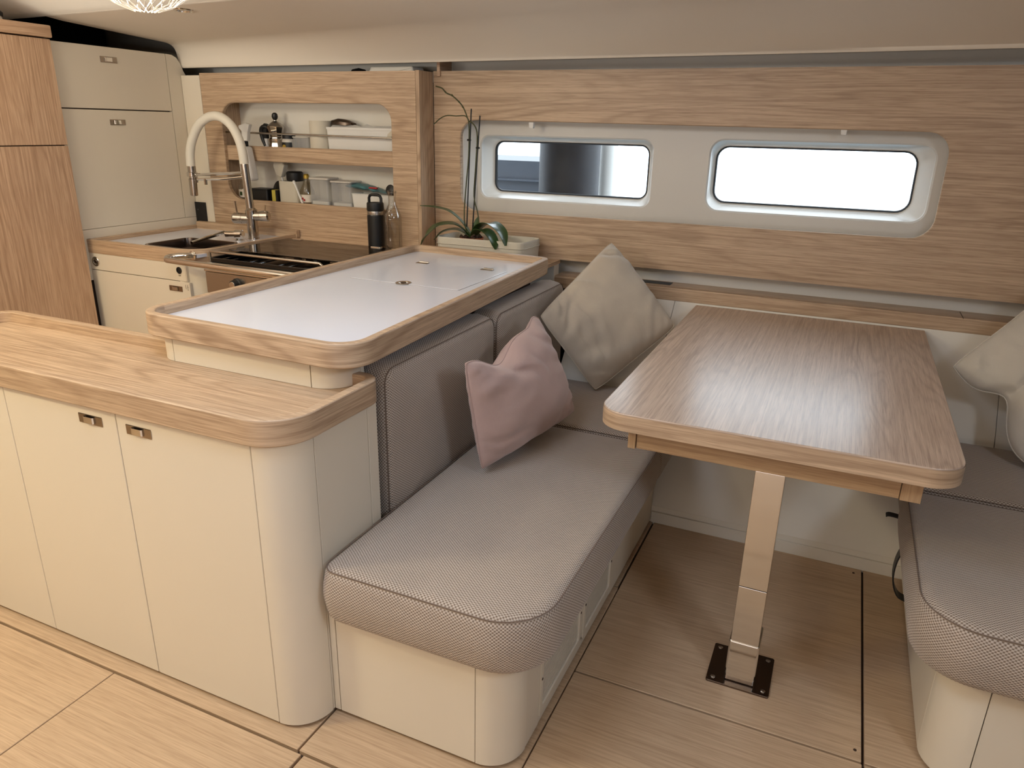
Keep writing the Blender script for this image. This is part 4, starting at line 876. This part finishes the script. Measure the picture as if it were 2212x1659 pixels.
t = thing('sponge', 'upright yellow sponge on the niche floor', 'sponge', (-2.605, 2.93, ZF)); finish('sponge_body', prism(BM(), rrect(-2.617, -2.594, 2.910, 2.945, 0.003, 3), ZF, ZF+0.060, 0.002), M['yellow'], t); finish('scourer', prism(BM(), rrect(-2.5935, -2.586, 2.910, 2.945, 0.002, 3), ZF, ZF+0.060, 0.002), M['black'], t)
t = thing('utensil_tin', 'square cream utensil pot holding a brush and a cup', 'pot', (-2.53, 2.96, ZF)); uo = rrect(-2.584, -2.472, 2.925, 3.015, 0.012, 4)
b = BM(); loft(b, [[(p[0], p[1], ZF) for p in uo], [(p[0], p[1], ZF+0.104) for p in uo], [(p[0], p[1], ZF+0.104) for p in inset(uo, 0.004)], [(p[0], p[1], ZF+0.01) for p in inset(uo, 0.004)]]); finish('pot_body', b, M['canvas'], t)
t = thing('dish_brush', 'cream bristled brush head standing in the utensil pot', 'brush', (-2.59, 2.96, ZF+0.1))
b = BM(); prism(b, rpoly([(-2.604, 1.150), (-2.576, 1.142), (-2.552, 1.200), (-2.560, 1.216), (-2.612, 1.216), (-2.622, 1.196)], 0.006, 3), 2.94, 2.975, 0.005, 'y'); finish('brush_head', b, M['canvas'], t)
finish('brush_handle', tube(BM(), [(-2.585, 2.957, 1.146), (-2.565, 2.957, 1.036)], 0.005, 8), M['wplastic'], t)
t = thing('black_cup', 'small black ribbed cup resting on the utensil pot', 'cup', (-2.50, 2.97, ZF+0.106)); finish('cup_body', lathe(BM(), [(0.036, 0), (0.041, 0.008), (0.041, 0.040), (0.034, 0.046), (0, 0.046)], (-2.512, 2.968, ZF+0.104), 24), M['black'], t)
t = thing('oil_bottle', 'clear dressing bottle with yellow cap and red printed label', 'bottle', (-2.425, 2.95, ZF))
finish('bottle_body', lathe(BM(), [(0.034, 0), (0.036, 0.004), (0.036, 0.060), (0.020, 0.092), (0.012, 0.112), (0.012, 0.122)], (-2.432, 2.955, ZF), 22), M['oil'], t)
finish('cap', lathe(BM(), [(0.014, 0.120), (0.014, 0.136), (0.009, 0.142), (0, 0.143)], (-2.432, 2.955, ZF), 18), M['gold'], t)
lb2 = finish('bottle_label', lathe(BM(), [(0.0366, 0.010), (0.0366, 0.046)], (-2.432, 2.955, ZF), 22, cap0=False, cap1=False), M['label'], t)
b = BM()
for dx, dz in ((-0.012, 0.014), (-0.004, 0.020), (0.005, 0.013)): lathe(b, [(0.006, 0), (0.006, 0.0005), (0, 0.0006)], (-2.428+dx, 2.9185, ZF+dz+0.008), 5, (0, -1, 0))
finish('label_print', b, M['red'], lb2)
t = thing('white_straw', 'slanted white stirring stick leaning against the oil bottle', 'stick', (-2.45, 2.91, ZF)); finish('stick_rod', tube(BM(), [(-2.425, 2.908, ZF+0.003), (-2.470, 2.912, ZF+0.098)], 0.005, 8), M['wplastic'], t); finish('stick_tip', lathe(BM(), [(0.0065, 0), (0.007, 0.012), (0.004, 0.016)], (-2.470, 2.912, ZF+0.096), 10, (-0.42, 0, 1)), M['wplastic'], t)
jar('clear square canister with tall flat lid, left of two beside oil bottle', -2.335, 2.965, ZF, 0.055, 0.120, 'frost', 'tplastic', 'canister', 0.010, True, 'wplastic', 'storage_canister')
jar('clear square canister with overhanging lid, right one nearer the bag', -2.205, 2.965, ZF, 0.058, 0.112, 'frost', 'tplastic', 'canister', 0.008, True, 'wplastic', 'storage_canister')
t = thing('storage_box', 'low white box on the niche floor behind the flask', 'box', (-2.02, 2.96, ZF)); bo3 = rrect(-2.142, -1.885, 2.915, 3.01, 0.010, 4)
b = BM(); loft(b, [[(p[0], p[1], ZF) for p in inset(bo3, 0.006)], [(p[0], p[1], ZF+0.062) for p in bo3], [(p[0], p[1], ZF+0.068) for p in inset(bo3, -0.003)], [(p[0], p[1], ZF+0.070) for p in inset(bo3, 0.004)], [(p[0], p[1], ZF+0.01) for p in inset(bo3, 0.008)]]); finish('box_body', b, M['wplastic'], t)
t = thing('plastic_bag', 'crumpled teal plastic bag lying on the low white box', 'bag', (-2.08, 2.96, ZF+0.07))
b = BM(); rings = []
for i in range(19):
    u = i/18; x = -2.20+0.24*u; h = 0.030*math.sin(PI*min(1, u*1.05+0.05))**0.7*(1-0.55*u)
    rings.append([(x, 2.965+0.035*math.cos(a)*(0.4+math.sin(PI*u)), ZF+0.076+0.018*(1-u)+h*(0.5+0.5*math.sin(a))+0.006*noise.noise(Vector((u*9, a*2, 1)))) for a in [2*PI*q/12 for q in range(12)]])
loft(b, rings); finish('bag_body', b, M['teal'], t)
t = thing('red_clip', 'small red clip resting on the teal bag', 'clip', (-2.03, 2.95, ZF+0.09)); b = BM(); box(b, -2.050, -2.005, 2.925, 2.94, ZF+0.093, ZF+0.101, 0.003); finish('clip_body', b, M['red'], t)
t = thing('black_ladle', 'round black ladle end above the glass bottle', 'ladle', (-1.93, 2.95, ZF+0.07)); finish('ladle_bowl', lathe(BM(), [(0.001, 0), (0.020, 0.004), (0.024, 0.014), (0.001, 0.02)], (-1.925, 2.93, ZF+0.092), 16, (0, -1, 0.2)), M['black'], t); finish('ladle_handle', tube(BM(), [(-1.925, 2.935, ZF+0.078), (-1.93, 2.95, ZF+0.012)], 0.004, 8), M['black'], t)
# flask and bottle on the strip
t = thing('vacuum_flask', 'matt black vacuum flask with carry loop behind the stove', 'flask', (-1.915, 2.82, 0.858)); FC = (-1.945, 2.822, 0.858)
finish('flask_body', lathe(BM(), [(0.036, 0), (0.038, 0.003), (0.0385, 0.150), (0.036, 0.156)], FC, 28), M['black'], t)
finish('steel_band', lathe(BM(), [(0.0365, 0.156), (0.0372, 0.158), (0.0372, 0.170), (0.0365, 0.172)], FC, 28, cap0=False, cap1=False), M['steel'], t)
cp = finish('cap', lathe(BM(), [(0.0365, 0.172), (0.039, 0.176), (0.038, 0.205), (0.036, 0.209), (0, 0.209)], FC, 28), M['black'], t)
finish('carry_loop', tube(BM(), [(-1.977, 2.822, 1.060), (-1.977, 2.822, 1.086), (-1.972, 2.822, 1.096), (-1.962, 2.822, 1.100), (-1.928, 2.822, 1.100), (-1.918, 2.822, 1.096), (-1.913, 2.822, 1.086), (-1.913, 2.822, 1.060)], 0.0065, 10), M['black'], cp)
finish('base_ring', lathe(BM(), [(0.0388, 0.010), (0.0390, 0.012), (0.0390, 0.015), (0.0388, 0.017)], FC, 28, cap0=False, cap1=False), M['darksteel'], t)
t = thing('glass_bottle', 'clear glass carafe bottle right of the black flask', 'bottle', (-1.86, 2.82, 0.858))
gp = [(0.036, 0), (0.040, 0.004), (0.040, 0.130), (0.038, 0.158), (0.028, 0.185), (0.019, 0.205), (0.017, 0.225), (0.019, 0.262)]
b = BM(); lathe(b, gp+[(0.017, 0.262), (0.015, 0.225), (0.017, 0.205), (0.026, 0.184), (0.036, 0.157), (0.038, 0.130), (0.038, 0.006), (0.0, 0.006)], (-1.850, 2.815, 0.858), 28); finish('bottle_body', b, M['clear'], t)
finish('bottle_lip', lathe(BM(), [(0.019, 0.255), (0.0215, 0.257), (0.0215, 0.264), (0.019, 0.266)], (-1.850, 2.815, 0.858), 24, cap0=False, cap1=False), M['clear'], t)

# ================================================================== ORCHID + PLANTER
t = thing('planter', 'oblong cream fabric planter box on the ledge behind the island', 'planter', (-1.40, 2.86, 0.858))
po = rpoly([(-1.600, 2.745), (-1.195, 2.765), (-1.180, 2.955), (-1.590, 2.935)], 0.035, 5)
b = BM(); loft(b, [[(p[0], p[1], 0.859) for p in inset(po, 0.006)], [(p[0], p[1], 0.945) for p in po], [(p[0], p[1], 0.952) for p in inset(po, 0.003)], [(p[0], p[1], 0.945) for p in inset(po, 0.007)], [(p[0], p[1], 0.90) for p in inset(po, 0.010)]]); finish('planter_body', b, M['canvas'], t)
b = BM(); pts = [Vector((p[0], p[1], 0.925)) for p in inset(po, -0.0015)]; pts.append(pts[0]); tube(b, pts, 0.0014, 6); finish('stitched_band', b, M['canvas'], t)
t = thing('orchid', 'orchid with dark green leaves and two bare stems tied to black stakes', 'plant', (-1.47, 2.85, 0.90))
finish('nursery_pot', lathe(BM(), [(0.04, 0), (0.052, 0.045), (0.05, 0.045), (0.045, 0.03)], (-1.47, 2.85, 0.901), 20), M['terracotta'], t)
b = BM()
for i in range(26):
    q = Vector((-1.47+random.uniform(-.04, .04), 2.85+random.uniform(-.04, .04), 0.935+random.uniform(0, .015))); s = random.uniform(.007, .013)
    tube(b, [q, q+Vector((random.uniform(-s, s), random.uniform(-s, s), s*.6))*1.5], s*0.6, 5)
finish('bark_chips', b, M['bark'], t, kind='stuff')
def leaf(pts, w, tilt=(0, 0, 1)):
    P = catmull(pts, 7); n = len(P); b = BM(); rings = []
    for i, p in enumerate(P):
        u = i/(n-1); tg = (P[min(i+1, n-1)]-P[max(i-1, 0)]).normalized(); side = tg.cross(Vector(tilt)).normalized(); up = side.cross(tg).normalized()
        ww = w*(math.sin(PI*min(0.985, 0.10+u*0.9))**0.62)
        top = [p+side*ww*a+up*(0.18*ww*abs(a)) for a in (-1, -0.5, 0, 0.5, 1)]; bot = [p+side*ww*a+up*(0.18*ww*abs(a)-0.0025) for a in (1, 0.5, 0, -0.5, -1)]
        rings.append(top+bot)
    loft(b, rings); finish('leaf', b, M['leaf'], t, angle=60)
C0 = (-1.468, 2.85, 0.945)
leaf([C0, (-1.505, 2.84, 1.000), (-1.560, 2.82, 1.050), (-1.620, 2.80, 1.068), (-1.690, 2.79, 1.072)], 0.024)
leaf([C0, (-1.525, 2.81, 0.998), (-1.590, 2.77, 0.995), (-1.630, 2.74, 0.955), (-1.655, 2.73, 0.915)], 0.040)
leaf([C0, (-1.530, 2.83, 0.975), (-1.590, 2.81, 0.965), (-1.625, 2.79, 0.930)], 0.028)
leaf([C0, (-1.420, 2.83, 0.995), (-1.350, 2.79, 1.018), (-1.285, 2.76, 0.990), (-1.262, 2.75, 0.938)], 0.034)
leaf([C0, (-1.415, 2.81, 0.985), (-1.360, 2.775, 0.985), (-1.320, 2.755, 0.955), (-1.305, 2.745, 0.92)], 0.028)
leaf([C0, (-1.450, 2.85, 1.0), (-1.438, 2.85, 1.035)], 0.012, (0, -1, 0))
for a_, b_ in (((-1.500, 2.855, 0.93), (-1.474, 2.85, 1.467)), ((-1.468, 2.845, 0.93), (-1.434, 2.85, 1.441))):
    finish('stake', tube(BM(), [a_, b_], 0.0030, 8), M['stake'], t)
b = BM(); tube(b, [(-1.485, 2.85, 0.94), (-1.505, 2.846, 1.02), (-1.497, 2.846, 1.15), (-1.484, 2.846, 1.28), (-1.482, 2.846, 1.40), (-1.492, 2.846, 1.436), (-1.510, 2.85, 1.470), (-1.528, 2.85, 1.490), (-1.560, 2.85, 1.515), (-1.592, 2.85, 1.528), (-1.610, 2.85, 1.545), (-1.640, 2.85, 1.553)], 0.0028, 8, 3)
for q in ((-1.528, 2.85, 1.49), (-1.56, 2.85, 1.515), (-1.592, 2.85, 1.528), (-1.51, 2.85, 1.47)): tube(b, [q, (q[0]-0.006, q[1], q[2]+0.006)], 0.0035, 6)
finish('flower_stem', b, M['stem'], t)
b = BM(); tube(b, [(-1.484, 2.846, 1.424), (-1.505, 2.85, 1.440), (-1.545, 2.85, 1.438), (-1.585, 2.85, 1.440), (-1.620, 2.85, 1.428), (-1.650, 2.85, 1.405)], 0.0022, 8, 3); finish('side_twig', b, M['stem'], t)
b = BM(); tube(b, [(-1.445, 2.85, 0.94), (-1.432, 2.846, 0.98), (-1.440, 2.846, 1.05), (-1.458, 2.846, 1.12), (-1.450, 2.846, 1.25), (-1.444, 2.846, 1.36), (-1.455, 2.846, 1.40), (-1.480, 2.846, 1.42)], 0.0028, 8, 4); finish('flower_stem', b, M['stem'], t)
for q in ((-1.481, 2.847, 1.345), (-1.440, 2.847, 1.315)): finish('tie_clip', tube(BM(), [(q[0]-0.008, q[1]-0.003, q[2]), (q[0]+0.008, q[1]-0.003, q[2])], 0.004, 6), M['stake'], t)

# things peeking over the galley frame (stowed behind it)
finish('stowage_shelf', box(BM(), -2.95, -1.74, 2.905, 3.118, 1.575, 1.585), M['liner'], gw)
tt = thing('stowed_bag', 'folded grey-brown bag just above the niche frame, right end', 'bag', (-1.95, 3.0, 1.586))
b = BM(); prism(b, rpoly([(-2.06, 1.586), (-1.80, 1.586), (-1.815, 1.640), (-2.03, 1.640)], 0.008, 3), 2.95, 3.05, 0.01, 'y'); finish('bag_body', b, M['greybag'] if 'greybag' in M else M['liner'], tt)
tt = thing('hat', 'black hat poking up above the niche frame, left of the folded bag', 'hat', (-2.13, 3.0, 1.586)); finish('hat_crown', lathe(BM(), [(0.05, 0), (0.048, 0.02), (0.03, 0.045), (0, 0.052)], (-2.12, 2.99, 1.586), 16), M['black'], tt)
finish('frame_bracket', box(BM(), -1.715, -1.700, 2.99, 3.10, 1.60, 1.70, 0.002), M['oak_front'], wb)

# ================================================================== CEILING FITTINGS
t = thing('ceiling_spotlight', 'round chrome ceiling spotlight beside the net lampshade', 'lamp', (-2.354, 2.235, 1.785))
ax_ = (0, -0.06, -1)
finish('bezel', lathe(BM(), [(0.036, -0.006), (0.036, 0.002), (0.033, 0.006), (0.026, 0.006), (0.024, 0.001)], (-2.360, 2.240, 1.786), 32, ax_, cap0=False, cap1=False), M['chrome'], t)
finish('lens', lathe(BM(), [(0.0245, 0.0), (0.0245, 0.002), (0, 0.0025)], (-2.360, 2.240, 1.786), 28, ax_), M['tplastic'], t)
PCn = Vector((-1.650, 1.45, 1.795)); PR = 0.150
t = thing('pendant_lamp', 'round white net lampshade hanging from the ceiling, top left', 'lamp', (PCn.x, PCn.y, PCn.z))
b = BM(); rows, cols = 10, 22
def np_(i, j):
    th = PI*(0.06+0.88*i/rows); ph = 2*PI*(j+0.5*(i % 2))/cols; r = PR*(1+0.025*noise.noise(Vector((i*2.1, j*1.3, 0))))
    return PCn+Vector((r*math.sin(th)*math.cos(ph), r*math.sin(th)*math.sin(ph), -r*math.cos(th)*0.98))
for i in range(rows):
    for j in range(cols):
        o_ = (i % 2)
        tube(b, [np_(i, j), np_(i+1, j+o_)], 0.0012, 4); tube(b, [np_(i, j), np_(i+1, j-1+o_)], 0.0012, 4)
finish('net_shade', b, M['net'], t, kind='stuff')
finish('bulb', lathe(BM(), [(0.001, -0.035), (0.02, -0.03), (0.033, -0.01), (0.033, 0.012), (0.018, 0.035), (0.015, 0.06)], PCn, 20), M['emit'], t)
finish('cord', tube(BM(), [PCn+Vector((0, 0, 0.09)), PCn+Vector((0, 0, 0.2))], 0.004, 8), M['wplastic'], t)
finish('canopy', lathe(BM(), [(0.04, 0), (0.04, -0.012), (0.01, -0.02)], (PCn.x, PCn.y, 1.9905), 20), M['wplastic'], t)
